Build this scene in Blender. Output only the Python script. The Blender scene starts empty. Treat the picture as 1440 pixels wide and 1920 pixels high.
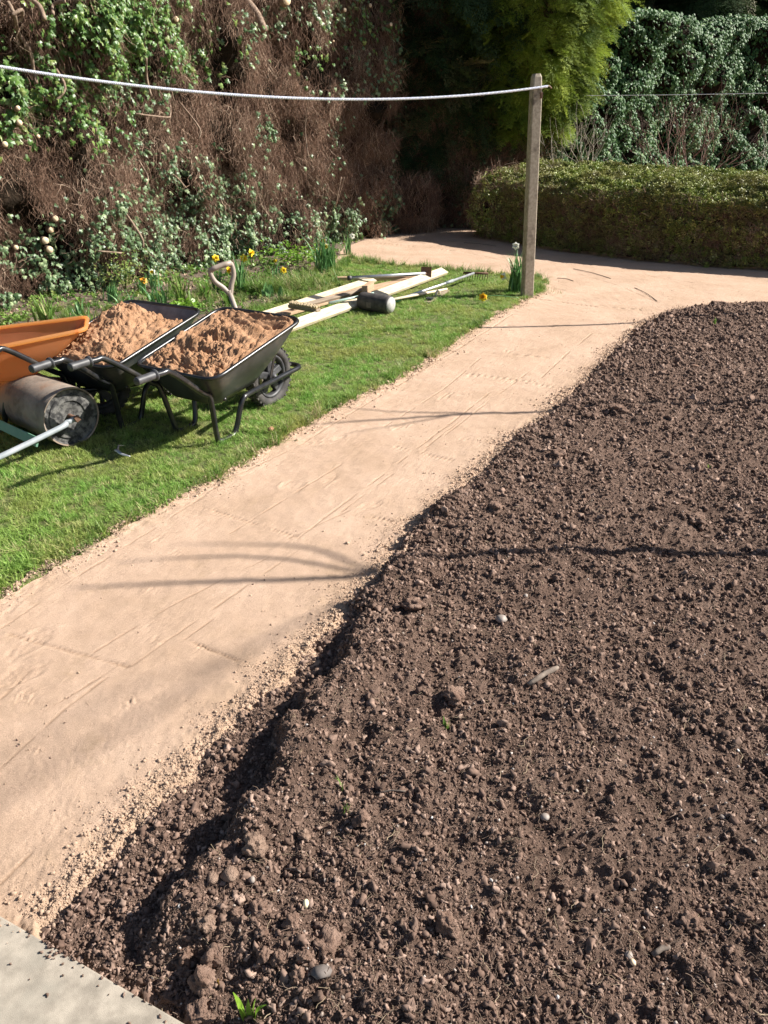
import bpy, math, random
import numpy as np
from mathutils import Vector, Matrix, Euler

random.seed(7)
rng = np.random.default_rng(11)
S = bpy.context.scene
C = S.collection

# ------------------------------------------------------------------ camera, sky, sun, exposure
CAM_H, PITCH, FPX = 1.65, math.radians(27.3), 1450.0
SUN_AZ, SUN_EL = math.radians(8.0), math.radians(37.0)      # direction TO the sun, azimuth from +X
cam_d = bpy.data.cameras.new('camera')
cam = bpy.data.objects.new('camera', cam_d); C.objects.link(cam)
cam_d.sensor_fit = 'VERTICAL'; cam_d.sensor_height = 24.0
cam_d.lens = 24.0 * FPX / 1920.0
cam_d.clip_start = 0.05; cam_d.clip_end = 400
cam.location = (0, 0, CAM_H)
cam.rotation_euler = (math.pi / 2 - PITCH, 0, 0)
S.camera = cam

W = bpy.data.worlds.new('World'); S.world = W; W.use_nodes = True
wn = W.node_tree.nodes; wl = W.node_tree.links
bg = wn['Background']; sky = wn.new('ShaderNodeTexSky'); sky.sky_type = 'NISHITA'
sky.sun_disc = False; sky.sun_elevation = SUN_EL
sky.sun_rotation = math.pi / 2 - SUN_AZ
wl.new(sky.outputs[0], bg.inputs[0]); bg.inputs[1].default_value = 0.05

sd = bpy.data.lights.new('sun', 'SUN'); sd.energy = 4.8; sd.angle = math.radians(0.53); sd.color = (1, 0.95, 0.87)
sun = bpy.data.objects.new('sun', sd); C.objects.link(sun)
SUN = Vector((math.cos(SUN_EL) * math.cos(SUN_AZ), math.cos(SUN_EL) * math.sin(SUN_AZ), math.sin(SUN_EL)))
sun.rotation_euler = SUN.to_track_quat('Z', 'Y').to_euler()
S.view_settings.view_transform = 'Standard'; S.view_settings.look = 'None'
S.view_settings.exposure = 1.06; S.view_settings.gamma = 1
S.view_settings.use_curve_mapping = False
S.render.engine = 'CYCLES'
S.cycles.max_bounces = 6; S.cycles.diffuse_bounces = 3; S.cycles.glossy_bounces = 2
S.cycles.transmission_bounces = 3; S.cycles.transparent_max_bounces = 4

# ------------------------------------------------------------------ helpers
_c, _s = math.cos(PITCH), math.sin(PITCH)
def gnd(px, py, z=0.0):
    """where the sight line through a point of the 1440x1920 picture meets height z"""
    u = (px - 720) / FPX; v = (py - 960) / FPX
    t = (CAM_H - z) / (_s + v * _c)
    return np.array([u * t, t * (_c - v * _s)])
def g3(px, py, z=0.0):
    a = gnd(px, py, z); return Vector((a[0], a[1], z))

def tag(o, label=None, cat=None, group=None, kind=None):
    if label: o['label'] = label
    if cat: o['category'] = cat
    if group: o['group'] = group
    if kind: o['kind'] = kind
    return o
def empty(name, loc=(0, 0, 0), rz=0, label=None, cat=None, group=None):
    o = bpy.data.objects.new(name, None); C.objects.link(o)
    o.empty_display_size = 0.1
    o.location = loc; o.rotation_euler = (0, 0, rz)
    return tag(o, label, cat, group)
def link(name, me, parent=None, loc=None, rot=None):
    o = bpy.data.objects.new(name, me); C.objects.link(o)
    if parent is not None: o.parent = parent
    if loc is not None: o.location = loc
    if rot is not None: o.rotation_euler = rot
    return o
def copy_tree(o, parent=None):
    c = o.copy(); C.objects.link(c); c.parent = parent
    for ch in o.children: copy_tree(ch, c)
    return c

def np_mesh(name, V, Fc, mat=None, smooth=True):
    """V (n,3), Fc (m,k) array of equal-size faces"""
    V = np.asarray(V, np.float32); Fc = np.asarray(Fc, np.int32)
    me = bpy.data.meshes.new(name)
    n, k = Fc.shape
    me.vertices.add(len(V)); me.vertices.foreach_set('co', V.ravel())
    me.loops.add(n * k); me.loops.foreach_set('vertex_index', Fc.ravel())
    me.polygons.add(n); me.polygons.foreach_set('loop_start', np.arange(0, n * k, k, dtype=np.int32))
    me.update(calc_edges=True)
    me.polygons.foreach_set('use_smooth', np.full(n, smooth))
    if mat: me.materials.append(mat)
    return me

class MB:
    def __init__(s): s.v = []; s.f = []; s.m = []; s.sm = []
    def add(s, V, Fs, mi=0, smooth=True, M=None):
        b = len(s.v)
        for p in V:
            p = Vector(p)
            s.v.append(tuple(M @ p) if M is not None else tuple(p))
        for f in Fs:
            s.f.append(tuple(b + i for i in f)); s.m.append(mi); s.sm.append(smooth)
        return s
    def box(s, size, loc=(0, 0, 0), rot=(0, 0, 0), mi=0, bev=0.0, M=None, taper=1.0):
        x, y, z = [q / 2 for q in size]
        T = Matrix.Translation(loc) @ Euler(rot).to_matrix().to_4x4()
        if M is not None: T = M @ T
        if bev <= 0:
            V = [(-x, -y, -z), (x, -y, -z), (x, y, -z), (-x, y, -z), (-x, -y, z), (x, -y, z), (x, y, z), (-x, y, z)]
            Fs = [(0, 3, 2, 1), (4, 5, 6, 7), (0, 1, 5, 4), (1, 2, 6, 5), (2, 3, 7, 6), (3, 0, 4, 7)]
            return s.add(V, Fs, mi, False, T)
        import bmesh
        bm = bmesh.new(); bmesh.ops.create_cube(bm, size=1)
        for v in bm.verts:
            k = taper if v.co.z > 0 else 1
            v.co = Vector((v.co.x * 2 * x * k, v.co.y * 2 * y * k, v.co.z * 2 * z))
        bmesh.ops.bevel(bm, geom=bm.edges[:], offset=bev, segments=2, affect='EDGES', profile=.6)
        s.add([v.co for v in bm.verts], [[v.index for v in f.verts] for f in bm.faces], mi, False, T)
        bm.free(); return s
    def tube(s, pts, r, seg=8, mi=0, caps=True, M=None, flat=1.0):
        pts = [Vector(p) for p in pts]; n = len(pts)
        rs = r if isinstance(r, (list, tuple, np.ndarray)) else [r] * n
        V = []; prev = None
        for i, p in enumerate(pts):
            t = (pts[min(i + 1, n - 1)] - pts[max(i - 1, 0)]).normalized()
            if prev is None:
                a = Vector((0, 0, 1)) if abs(t.z) < .9 else Vector((1, 0, 0))
                prev = t.cross(a).normalized()
            nrm = (prev - t * prev.dot(t)).normalized(); bn = t.cross(nrm); prev = nrm
            for k in range(seg):
                a = 2 * math.pi * k / seg
                V.append(p + nrm * math.cos(a) * rs[i] + bn * math.sin(a) * rs[i] * flat)
        Fs = []
        for i in range(n - 1):
            for k in range(seg):
                k2 = (k + 1) % seg
                Fs.append((i * seg + k, i * seg + k2, (i + 1) * seg + k2, (i + 1) * seg + k))
        if caps:
            Fs.append(tuple(range(seg - 1, -1, -1))); Fs.append(tuple((n - 1) * seg + k for k in range(seg)))
        return s.add(V, Fs, mi, True, M)
    def lathe(s, prof, seg=32, mi=0, M=None, closed=False):
        """prof: (r, h) pairs, turned about local Y"""
        V = []; n = len(prof)
        for r, h in prof:
            for k in range(seg):
                a = 2 * math.pi * k / seg
                V.append((r * math.cos(a), h, r * math.sin(a)))
        Fs = []
        for i in range(n if closed else n - 1):
            j = (i + 1) % n
            for k in range(seg):
                k2 = (k + 1) % seg
                Fs.append((i * seg + k, j * seg + k, j * seg + k2, i * seg + k2))
        return s.add(V, Fs, mi, True, M)
    def mesh(s, name, mats):
        me = bpy.data.meshes.new(name); me.from_pydata(s.v, [], s.f)
        for m in (mats if isinstance(mats, (list, tuple)) else [mats]): me.materials.append(m)
        me.polygons.foreach_set('material_index', s.m); me.polygons.foreach_set('use_smooth', s.sm)
        me.update(); return me
    def build(s, name, mats, parent=None, loc=None, rot=None):
        return link(name, s.mesh(name, mats), parent, loc, rot)

def sharpen(o, deg=40):
    m = o.modifiers.new('edge', 'EDGE_SPLIT'); m.split_angle = math.radians(deg); return o

def smooth_path(pts, sub=4):
    """Catmull-Rom through pts"""
    P = [Vector(p) for p in pts]; out = []
    for i in range(len(P) - 1):
        a = P[max(i - 1, 0)]; b = P[i]; c = P[i + 1]; d = P[min(i + 2, len(P) - 1)]
        for k in range(sub):
            t = k / sub
            out.append(0.5 * ((2 * b) + (c - a) * t + (2 * a - 5 * b + 4 * c - d) * t * t + (3 * b - 3 * c + d - a) * t ** 3))
    out.append(P[-1]); return out

# ---- numpy noise
def _hash(ix, iy, seed):
    h = (ix.astype(np.int64) * 374761393 + iy.astype(np.int64) * 668265263 + seed * 974634777) & 0xFFFFFFFF
    h = ((h ^ (h >> 13)) * 1274126177) & 0xFFFFFFFF
    return ((h ^ (h >> 16)) & 0xFFFFFF) / float(0xFFFFFF)
def perlin(x, y, seed=0):
    ix = np.floor(x); iy = np.floor(y); fx = x - ix; fy = y - iy
    u = fx * fx * fx * (fx * (fx * 6 - 15) + 10); w = fy * fy * fy * (fy * (fy * 6 - 15) + 10)
    def gr(dx, dy):
        a = _hash(ix + dx, iy + dy, seed) * 2 * np.pi
        return np.cos(a) * (fx - dx) + np.sin(a) * (fy - dy)
    return ((gr(0, 0) * (1 - u) + gr(1, 0) * u) * (1 - w) + (gr(0, 1) * (1 - u) + gr(1, 1) * u) * w) * 1.5
def fbm(x, y, oct=4, seed=0, gain=.5):
    r = 0; a = 1.0
    for i in range(oct):
        r = r + a * perlin(x * 2 ** i + 17.3 * i, y * 2 ** i - 9.1 * i, seed + i); a *= gain
    return r
def cells(x, y, seed=0):
    """distance to the nearest jittered point (rounded lumps) 0..~1"""
    ix = np.floor(x); iy = np.floor(y); best = np.full(x.shape, 9.0)
    for dx in (-1, 0, 1):
        for dy in (-1, 0, 1):
            jx = ix + dx + _hash(ix + dx, iy + dy, seed); jy = iy + dy + _hash(ix + dx, iy + dy, seed + 5)
            best = np.minimum(best, (x - jx) ** 2 + (y - jy) ** 2)
    return np.sqrt(best)
def seg_dist(X, Y, P, closed=False):
    """distance to a polyline"""
    d = np.full(X.shape, 1e9); n = len(P)
    for i in range(n if closed else n - 1):
        a = P[i]; b = P[(i + 1) % n]; ab = (b[0] - a[0], b[1] - a[1]); L = ab[0] ** 2 + ab[1] ** 2 + 1e-12
        t = np.clip(((X - a[0]) * ab[0] + (Y - a[1]) * ab[1]) / L, 0, 1)
        d = np.minimum(d, (X - a[0] - t * ab[0]) ** 2 + (Y - a[1] - t * ab[1]) ** 2)
    return np.sqrt(d)
def inside(X, Y, P):
    r = np.zeros(X.shape, bool); n = len(P)
    for i in range(n):
        x1, y1 = P[i]; x2, y2 = P[(i + 1) % n]
        if y1 == y2: continue
        r ^= ((y1 > Y) != (y2 > Y)) & (X < (x2 - x1) * (Y - y1) / (y2 - y1) + x1)
    return r
def sdist(X, Y, P):
    """positive inside the polygon"""
    d = seg_dist(X, Y, P, True); return np.where(inside(X, Y, P), d, -d)
def sstep(a, b, x):
    t = np.clip((x - a) / (b - a), 0, 1); return t * t * (3 - 2 * t)

# ---- materials
def new_mat(name):
    m = bpy.data.materials.new(name); m.use_nodes = True
    return m, m.node_tree.nodes, m.node_tree.links, m.node_tree.nodes['Principled BSDF']
def ramp(N, stops):
    r = N.new('ShaderNodeValToRGB'); e = r.color_ramp.elements
    while len(e) < len(stops): e.new(0.5)
    for q, (p, c) in zip(e, stops): q.position = p; q.color = (*c, 1) if len(c) == 3 else c
    return r
def noise(N, L, scale, detail=4, rough=.55, coord='Object', vec=None, stretch=None):
    n = N.new('ShaderNodeTexNoise'); n.inputs['Scale'].default_value = scale
    n.inputs['Detail'].default_value = detail; n.inputs['Roughness'].default_value = rough
    if vec is None:
        if coord == 'World': vec = N.new('ShaderNodeNewGeometry').outputs['Position']
        else: vec = N.new('ShaderNodeTexCoord').outputs[coord]
    if stretch:
        mp = N.new('ShaderNodeMapping'); mp.inputs['Scale'].default_value = stretch; L.new(vec, mp.inputs[0]); vec = mp.outputs[0]
    L.new(vec, n.inputs['Vector']); return n
def mix(N, L, fac, a, b, mode='MIX'):
    m = N.new('ShaderNodeMix'); m.data_type = 'RGBA'; m.blend_type = mode
    for sock, val in ((m.inputs[0], fac), (m.inputs[6], a), (m.inputs[7], b)):
        if isinstance(val, (int, float)): sock.default_value = val
        elif isinstance(val, tuple): sock.default_value = (*val, 1)
        else: L.new(val, sock)
    return m.outputs[2]
def bump(N, L, B, h, strength=.3, dist=.01):
    b = N.new('ShaderNodeBump'); b.inputs['Strength'].default_value = strength; b.inputs['Distance'].default_value = dist
    L.new(h, b.inputs['Height']); L.new(b.outputs[0], B.inputs['Normal']); return b
def surf(name, c1, c2, scale=8, rough=.8, bstr=.3, bscale=60, bdist=.004, coord='Object', lo=.35, hi=.65, metal=0.0, stretch=None, spec=.5, c3=None, c3scale=3):
    m, N, L, B = new_mat(name)
    n = noise(N, L, scale, 6, .6, coord, stretch=stretch)
    r = ramp(N, [(lo, c1), (hi, c2)]); L.new(n.outputs[0], r.inputs[0]); col = r.outputs[0]
    if c3:
        n3 = noise(N, L, c3scale, 5, .6, coord); r3 = ramp(N, [(.52, (0, 0, 0)), (.68, (1, 1, 1))]); L.new(n3.outputs[0], r3.inputs[0])
        col = mix(N, L, r3.outputs[0], col, c3)
    L.new(col, B.inputs['Base Color']); B.inputs['Roughness'].default_value = rough
    B.inputs['Metallic'].default_value = metal; B.inputs['Specular IOR Level'].default_value = spec
    if bstr: 
        nb = noise(N, L, bscale, 5, .6, coord, stretch=stretch); bump(N, L, B, nb.outputs[0], bstr, bdist)
    return m
def leaf_mat(name, c1, c2, c3=None, rough=.5, trans=.3, spec=.5, wscale=1.5, wob=None):
    """colour varies from piece to piece (random per instance) and in broad natural patches"""
    m, N, L, B = new_mat(name)
    oi = N.new('ShaderNodeObjectInfo')
    r = ramp(N, [(0, c1), (1, c2)] if c3 is None else [(0, c1), (.75, c2), (.93, c3)]); L.new(oi.outputs['Random'], r.inputs[0]); col = r.outputs[0]
    if wob:
        n = noise(N, L, wscale, 3, .6, 'World'); r2 = ramp(N, [(.42, (0, 0, 0)), (.66, (1, 1, 1))]); L.new(n.outputs[0], r2.inputs[0])
        col = mix(N, L, r2.outputs[0], col, wob)
    n4 = noise(N, L, 70, 2, .5, 'World'); r4 = ramp(N, [(.3, (.65, .65, .65)), (.7, (1.25, 1.25, 1.25))]); L.new(n4.outputs[0], r4.inputs[0])
    col = mix(N, L, 1.0, col, r4.outputs[0], 'MULTIPLY')
    L.new(col, B.inputs['Base Color']); B.inputs['Roughness'].default_value = rough; B.inputs['Specular IOR Level'].default_value = spec
    if trans:
        t = N.new('ShaderNodeBsdfTranslucent'); L.new(col, t.inputs[0])
        ms = N.new('ShaderNodeMixShader'); ms.inputs[0].default_value = trans
        L.new(B.outputs[0], ms.inputs[1]); L.new(t.outputs[0], ms.inputs[2]); L.new(ms.outputs[0], N['Material Output'].inputs[0])
    return m

# ---- scatter of uncountable stuff with geometry nodes
def variants(name, meshes):
    col = bpy.data.collections.new(name)
    for i, me in enumerate(meshes):
        col.objects.link(bpy.data.objects.new('%s_%02d' % (name, i), me))
    return col
def scatter(name, P, rot, scl, col, parent=None):
    P = np.asarray(P, np.float32); n = len(P)
    me = bpy.data.meshes.new(name); me.vertices.add(n); me.vertices.foreach_set('co', P.ravel())
    a = me.attributes.new('rot', 'FLOAT_VECTOR', 'POINT'); a.data.foreach_set('vector', np.asarray(rot, np.float32).ravel())
    scl = np.asarray(scl, np.float32)
    if scl.ndim == 1: scl = np.repeat(scl[:, None], 3, 1)
    a = me.attributes.new('scl', 'FLOAT_VECTOR', 'POINT'); a.data.foreach_set('vector', scl.ravel())
    a = me.attributes.new('idx', 'INT', 'POINT'); a.data.foreach_set('value', rng.integers(0, len(col.objects), n).astype(np.int32))
    o = link(name, me, parent); o['kind'] = 'stuff'
    ng = bpy.data.node_groups.new(name, 'GeometryNodeTree')
    ng.interface.new_socket('Geometry', in_out='INPUT', socket_type='NodeSocketGeometry')
    ng.interface.new_socket('Geometry', in_out='OUTPUT', socket_type='NodeSocketGeometry')
    N = ng.nodes; L = ng.links
    gi = N.new('NodeGroupInput'); go = N.new('NodeGroupOutput'); ip = N.new('GeometryNodeInstanceOnPoints')
    ci = N.new('GeometryNodeCollectionInfo'); ci.inputs['Collection'].default_value = col
    ci.inputs['Separate Children'].default_value = True; ci.inputs['Reset Children'].default_value = True
    def attr(nm, ty):
        q = N.new('GeometryNodeInputNamedAttribute'); q.data_type = ty; q.inputs[0].default_value = nm; return q.outputs[0]
    er = N.new('FunctionNodeEulerToRotation')
    L.new(attr('rot', 'FLOAT_VECTOR'), er.inputs[0])
    L.new(gi.outputs[0], ip.inputs['Points']); L.new(ci.outputs[0], ip.inputs['Instance'])
    ip.inputs['Pick Instance'].default_value = True
    L.new(attr('idx', 'INT'), ip.inputs['Instance Index']); L.new(er.outputs[0], ip.inputs['Rotation'])
    L.new(attr('scl', 'FLOAT_VECTOR'), ip.inputs['Scale']); L.new(ip.outputs[0], go.inputs[0])
    md = o.modifiers.new('scatter', 'NODES'); md.node_group = ng
    return o

# ------------------------------------------------------------------ materials
def soil_material():
    m, N, L, B = new_mat('garden_soil')
    n = noise(N, L, 9, 8, .7, 'World'); r = ramp(N, [(.3, (.105, .067, .050)), (.5, (.195, .127, .097)), (.72, (.31, .215, .168))]); L.new(n.outputs[0], r.inputs[0])
    n2 = noise(N, L, 160, 3, .7, 'World'); r2 = ramp(N, [(.3, (.5, .5, .5)), (.7, (1.35, 1.33, 1.3))]); L.new(n2.outputs[0], r2.inputs[0])
    col = mix(N, L, 1.0, r.outputs[0], r2.outputs[0], 'MULTIPLY')
    L.new(col, B.inputs['Base Color']); B.inputs['Roughness'].default_value = .95; B.inputs['Specular IOR Level'].default_value = .2
    nb = noise(N, L, 110, 8, .75, 'World'); bump(N, L, B, nb.outputs[0], 1.0, .018); return m
def sand_material():
    m, N, L, B = new_mat('building_sand')
    n = noise(N, L, 2.2, 7, .65, 'World'); r = ramp(N, [(.3, (.48, .335, .235)), (.55, (.575, .408, .30)), (.75, (.63, .46, .345))]); L.new(n.outputs[0], r.inputs[0])
    n2 = noise(N, L, 420, 2, .8, 'World'); r2 = ramp(N, [(.3, (.68, .66, .64)), (.7, (1.2, 1.2, 1.2))]); L.new(n2.outputs[0], r2.inputs[0])
    col = mix(N, L, 1.0, r.outputs[0], r2.outputs[0], 'MULTIPLY')
    n3 = noise(N, L, 5, 8, .75, 'World'); r3 = ramp(N, [(.56, (0, 0, 0)), (.72, (.45, .45, .45))]); L.new(n3.outputs[0], r3.inputs[0])
    col = mix(N, L, r3.outputs[0], col, (.36, .25, .15))
    at = N.new('ShaderNodeAttribute'); at.attribute_name = 'grit'
    col = mix(N, L, at.outputs['Fac'], col, (.49, .345, .235))
    at2 = N.new('ShaderNodeAttribute'); at2.attribute_name = 'groove_shade'; col = mix(N, L, at2.outputs['Fac'], col, (.25, .16, .10))  # shade of the board-mark grooves painted in as darker sand
    L.new(col, B.inputs['Base Color']); B.inputs['Roughness'].default_value = .95; B.inputs['Specular IOR Level'].default_value = .15
    nb = noise(N, L, 300, 6, .8, 'World'); bump(N, L, B, nb.outputs[0], .9, .005); return m
M_soil = soil_material(); M_sand = sand_material()
M_clod = surf('dry_soil_clod', (.17, .104, .076), (.32, .215, .165), 25, .95, 1.0, 160, .012, spec=.2)
M_clod_pale = surf('pale_dry_clod', (.25, .165, .122), (.38, .265, .20), 25, .95, 1.0, 160, .012, spec=.2)
M_crumb_sand = surf('sand_crumbs', (.44, .31, .22), (.58, .42, .31), 30, .95, .6, 200, .004, spec=.15)
M_sand_heap = surf('heaped_damp_sand', (.33, .18, .098), (.46, .27, .16), 12, .95, 1.0, 160, .008, spec=.15)
M_under = surf('turf_earth', (.09, .10, .03), (.16, .19, .055), 30, .95, .8, 60, .02, 'World')
M_bedsoil = surf('leaf_strewn_bed_soil', (.10, .07, .05), (.22, .16, .12), 30, .95, 1, 90, .02, 'World', c3=(.10, .12, .04), c3scale=6)
M_slab = surf('concrete_paving_slab', (.26, .225, .18), (.42, .365, .295), 24, .9, .35, 520, .003, c3=(.30, .27, .22), c3scale=5)
M_post = surf('weathered_concrete', (.24, .20, .15), (.42, .36, .28), 40, .9, .7, 200, .004, c3=(.16, .13, .10), c3scale=9, lo=.3)
M_grass = leaf_mat('lawn_grass', (.19, .39, .07), (.34, .52, .12), (.60, .56, .28), .5, .42, .3, 1.6, (.42, .44, .13))
M_blade = leaf_mat('tall_grass', (.11, .24, .04), (.26, .36, .09), (.48, .40, .22), .5, .35, .4)
M_daff = leaf_mat('daffodil_leaf', (.09, .23, .08), (.19, .37, .13), None, .4, .3, .5)
M_weed = leaf_mat('weed_leaf', (.10, .23, .04), (.24, .38, .08), (.34, .42, .12), .5, .35, .4)
M_twig = leaf_mat('dead_hedge_twig', (.12, .068, .046), (.31, .19, .132), (.56, .41, .30), .8, 0, .3)
M_ivy = leaf_mat('ivy_leaf', (.07, .135, .05), (.16, .235, .11), (.30, .38, .19), .42, .15, .5)
M_ivy_b = leaf_mat('young_ivy_leaf', (.065, .15, .03), (.14, .26, .05), (.26, .33, .09), .42, .25, .55)
M_ivy_far = leaf_mat('glossy_ivy_leaf', (.035, .10, .03), (.085, .18, .055), (.16, .26, .09), .5, .1, .3)
M_box = leaf_mat('box_hedge_leaf', (.17, .24, .04), (.36, .41, .10), (.50, .47, .2), .45, .06, .45, 2.5, (.27, .25, .09))
M_conifer = leaf_mat('golden_conifer_spray', (.21, .31, .04), (.42, .49, .085), None, .6, .35, .3, 1.2, (.10, .16, .035))
M_dark = leaf_mat('dark_evergreen_leaf', (.03, .06, .02), (.065, .11, .04), (.14, .13, .06), .6, .15, .3)
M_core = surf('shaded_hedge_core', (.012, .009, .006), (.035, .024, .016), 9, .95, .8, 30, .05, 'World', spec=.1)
M_bark = surf('vine_bark', (.16, .10, .07), (.34, .25, .18), 30, .85, .8, 60, .01)
M_cut = surf('fresh_cut_wood', (.72, .52, .32), (.82, .64, .44), 20, .7, .2, 80, .002)
M_black = surf('black_painted_steel', (.008, .009, .011), (.02, .021, .025), 15, .30, .2, 60, .001, c3=(.05, .045, .04), c3scale=7, spec=.6)
M_tray = surf('black_tray_steel', (.016, .019, .020), (.04, .045, .046), 7, .36, .2, 40, .001, c3=(.09, .08, .07), c3scale=6, spec=.6)
M_rubber = surf('dusty_rubber', (.03, .028, .027), (.09, .08, .075), 18, .75, .6, 90, .002)
M_plastic = surf('grey_black_plastic', (.03, .03, .034), (.08, .08, .085), 20, .5, .2, 60, .001)
M_orange = surf('faded_orange_plastic', (.95, .54, .25), (.96, .60, .32), 4, .45, .15, 60, .001, c3=(.90, .45, .20), c3scale=5)
for _m in (M_orange,):
    _N = _m.node_tree.nodes; _L = _m.node_tree.links; _t = _N.new('ShaderNodeBsdfTranslucent'); _t.inputs[0].default_value = (1, .66, .32, 1); _x = _N.new('ShaderNodeMixShader'); _x.inputs[0].default_value = .80
    _L.new(_N['Principled BSDF'].outputs[0], _x.inputs[1]); _L.new(_t.outputs[0], _x.inputs[2]); _L.new(_x.outputs[0], _N['Material Output'].inputs[0])
M_orange_in = surf('dusty_orange_inside', (.66, .26, .15), (.78, .36, .22), 5, .6, .15, 60, .001)
for _m in (M_orange_in,):
    _N = _m.node_tree.nodes; _L = _m.node_tree.links; _t = _N.new('ShaderNodeBsdfTranslucent'); _t.inputs[0].default_value = (1, .55, .25, 1); _x = _N.new('ShaderNodeMixShader'); _x.inputs[0].default_value = .6
    _L.new(_N['Principled BSDF'].outputs[0], _x.inputs[1]); _L.new(_t.outputs[0], _x.inputs[2]); _L.new(_x.outputs[0], _N['Material Output'].inputs[0])
M_steel = surf('galvanised_tube', (.42, .43, .45), (.60, .62, .64), 12, .38, .1, 60, .001, metal=.7)
M_roller = surf('rusty_roller_drum', (.15, .115, .09), (.33, .27, .22), 10, .8, .5, 50, .003, c3=(.23, .14, .09), c3scale=5)
M_rollend = surf('grimy_roller_end', (.025, .025, .026), (.17, .165, .155), 26, .75, .8, 40, .004, lo=.42, hi=.6)
M_green = surf('green_painted_steel', (.10, .24, .16), (.15, .30, .21), 12, .5, .2, 60, .001)
M_handle = surf('grey_painted_bar', (.22, .25, .27), (.36, .39, .41), 10, .5, .2, 60, .001)
M_rust = surf('rust', (.10, .05, .03), (.20, .11, .07), 60, .9, .6, 100, .002)
M_pine = surf('sawn_pine', (.50, .39, .25), (.74, .65, .49), 7, .6, .15, 30, .001, stretch=(1, 14, 14))
M_tan = surf('tan_timber', (.40, .26, .16), (.55, .38, .25), 5, .7, .2, 30, .001, stretch=(1, 14, 14))
M_oldwood = surf('old_grey_wood', (.20, .15, .11), (.36, .28, .20), 6, .8, .3, 30, .002, stretch=(1, 10, 10))
M_beige = surf('beige_tool_plastic', (.31, .25, .205), (.42, .35, .29), 8, .5, .1, 50, .001)
M_greengrip = surf('green_rubber_grip', (.01, .12, .07), (.02, .17, .10), 20, .45, .1, 50, .001)
M_mint = surf('mint_coated_pole', (.38, .52, .46), (.48, .62, .55), 10, .4, .1, 50, .001)
M_malletface = surf('worn_mallet_face', (.34, .33, .31), (.52, .50, .47), 30, .8, .4, 80, .002)
M_rope = surf('white_clothesline', (.62, .65, .78), (.80, .82, .86), 60, .5, .4, 200, .002)
M_yellow = surf('yellow_petal', (.85, .55, .01), (.92, .68, .02), 30, .5, 0)
M_orangep = surf('orange_trumpet', (.85, .33, .01), (.9, .45, .02), 30, .5, 0)
M_white = surf('white_petal', (.80, .80, .66), (.88, .88, .80), 30, .5, 0)
M_pebble = surf('pale_pebble', (.23, .18, .15), (.38, .33, .29), 30, .6, .3, 100, .001)
M_cream = surf('cream_pebble', (.80, .68, .42), (.85, .76, .52), 10, .4, .1, 60, .001)
M_slate = surf('grey_slate_chip', (.12, .10, .09), (.20, .17, .15), 30, .8, .4, 100, .002)
M_red = leaf_mat('red_shrub_leaf', (.28, .05, .035), (.45, .10, .07), None, .5, .2)
M_stickm = surf('stick_bark', (.13, .10, .08), (.25, .20, .16), 50, .9, .6, 100, .002)
M_fresh = leaf_mat('fresh_bulb_leaf', (.16, .33, .03), (.25, .42, .05), None, .4, .35, .5)

# ------------------------------------------------------------------ the lie of the land
SOIL_EDGE = [tuple(gnd(*p)) for p in [(-60, 1900), (40, 1765), (70, 1735), (150, 1655), (230, 1570), (310, 1490), (390, 1400), (480, 1310), (540, 1270), (575, 1215),
             (630, 1165), (690, 1095), (720, 1060), (760, 1010), (800, 965), (850, 925), (905, 880), (960, 825), (1010, 790), (1050, 755),
             (1095, 715), (1130, 680), (1165, 645), (1200, 612), (1240, 592), (1290, 580), (1350, 572), (1440, 570)]]
SOIL_EDGE = SOIL_EDGE[2:]
SOIL_POLY = SOIL_EDGE + [(6.0, SOIL_EDGE[-1][1] - .05), (9, 7.0), (9, -.5), (.6, -.5)] + [tuple(gnd(*p)) for p in [(540, 2075), (430, 2010), (315, 1942), (180, 1866), (55, 1780)]]
LAWN_EDGE = [tuple(gnd(*p)) for p in [(-260, 1270), (-120, 1195), (0, 1122), (60, 1082), (130, 1045), (240, 982), (370, 918), (470, 862), (560, 806), (640, 763), (740, 714),
             (800, 680), (870, 628), (930, 594), (985, 565), (1018, 548), (1026, 530), (1000, 518), (950, 516), (905, 513), (860, 512), (820, 504), (760, 500), (700, 494), (650, 484)]]
BED_EDGE = [tuple(gnd(*p)) for p in [(620, 510), (590, 545), (520, 572), (440, 596), (300, 640), (150, 680), (0, 720)]] + [(-4.6, 4.9), (-5.6, 3.4)]
LAWN_POLY = LAWN_EDGE + BED_EDGE + [(-5.6, -.2), (-3.0, .4)]
HEDGE = [(-5.4, 4.6), (-3.75, 7.45), (-2.95, 8.45), (-2.05, 9.95), (-.9, 11.35), (.1, 12.6)]      # foot of the tall hedge
BED_POLY = [(-5.9, 3.2)] + [(x - .9, y + .5) for x, y in HEDGE] + [tuple(gnd(700, 445)), tuple(gnd(650, 465))] + [tuple(gnd(640, 486))] + BED_EDGE
SAND_POLY = SOIL_EDGE[::-1][1:] 
BOX_BASE = [(1.35, 12.25), (2.05, 11.15), (3.19, 10.05), (4.5, 9.35), (6.2, 8.8)]

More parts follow.
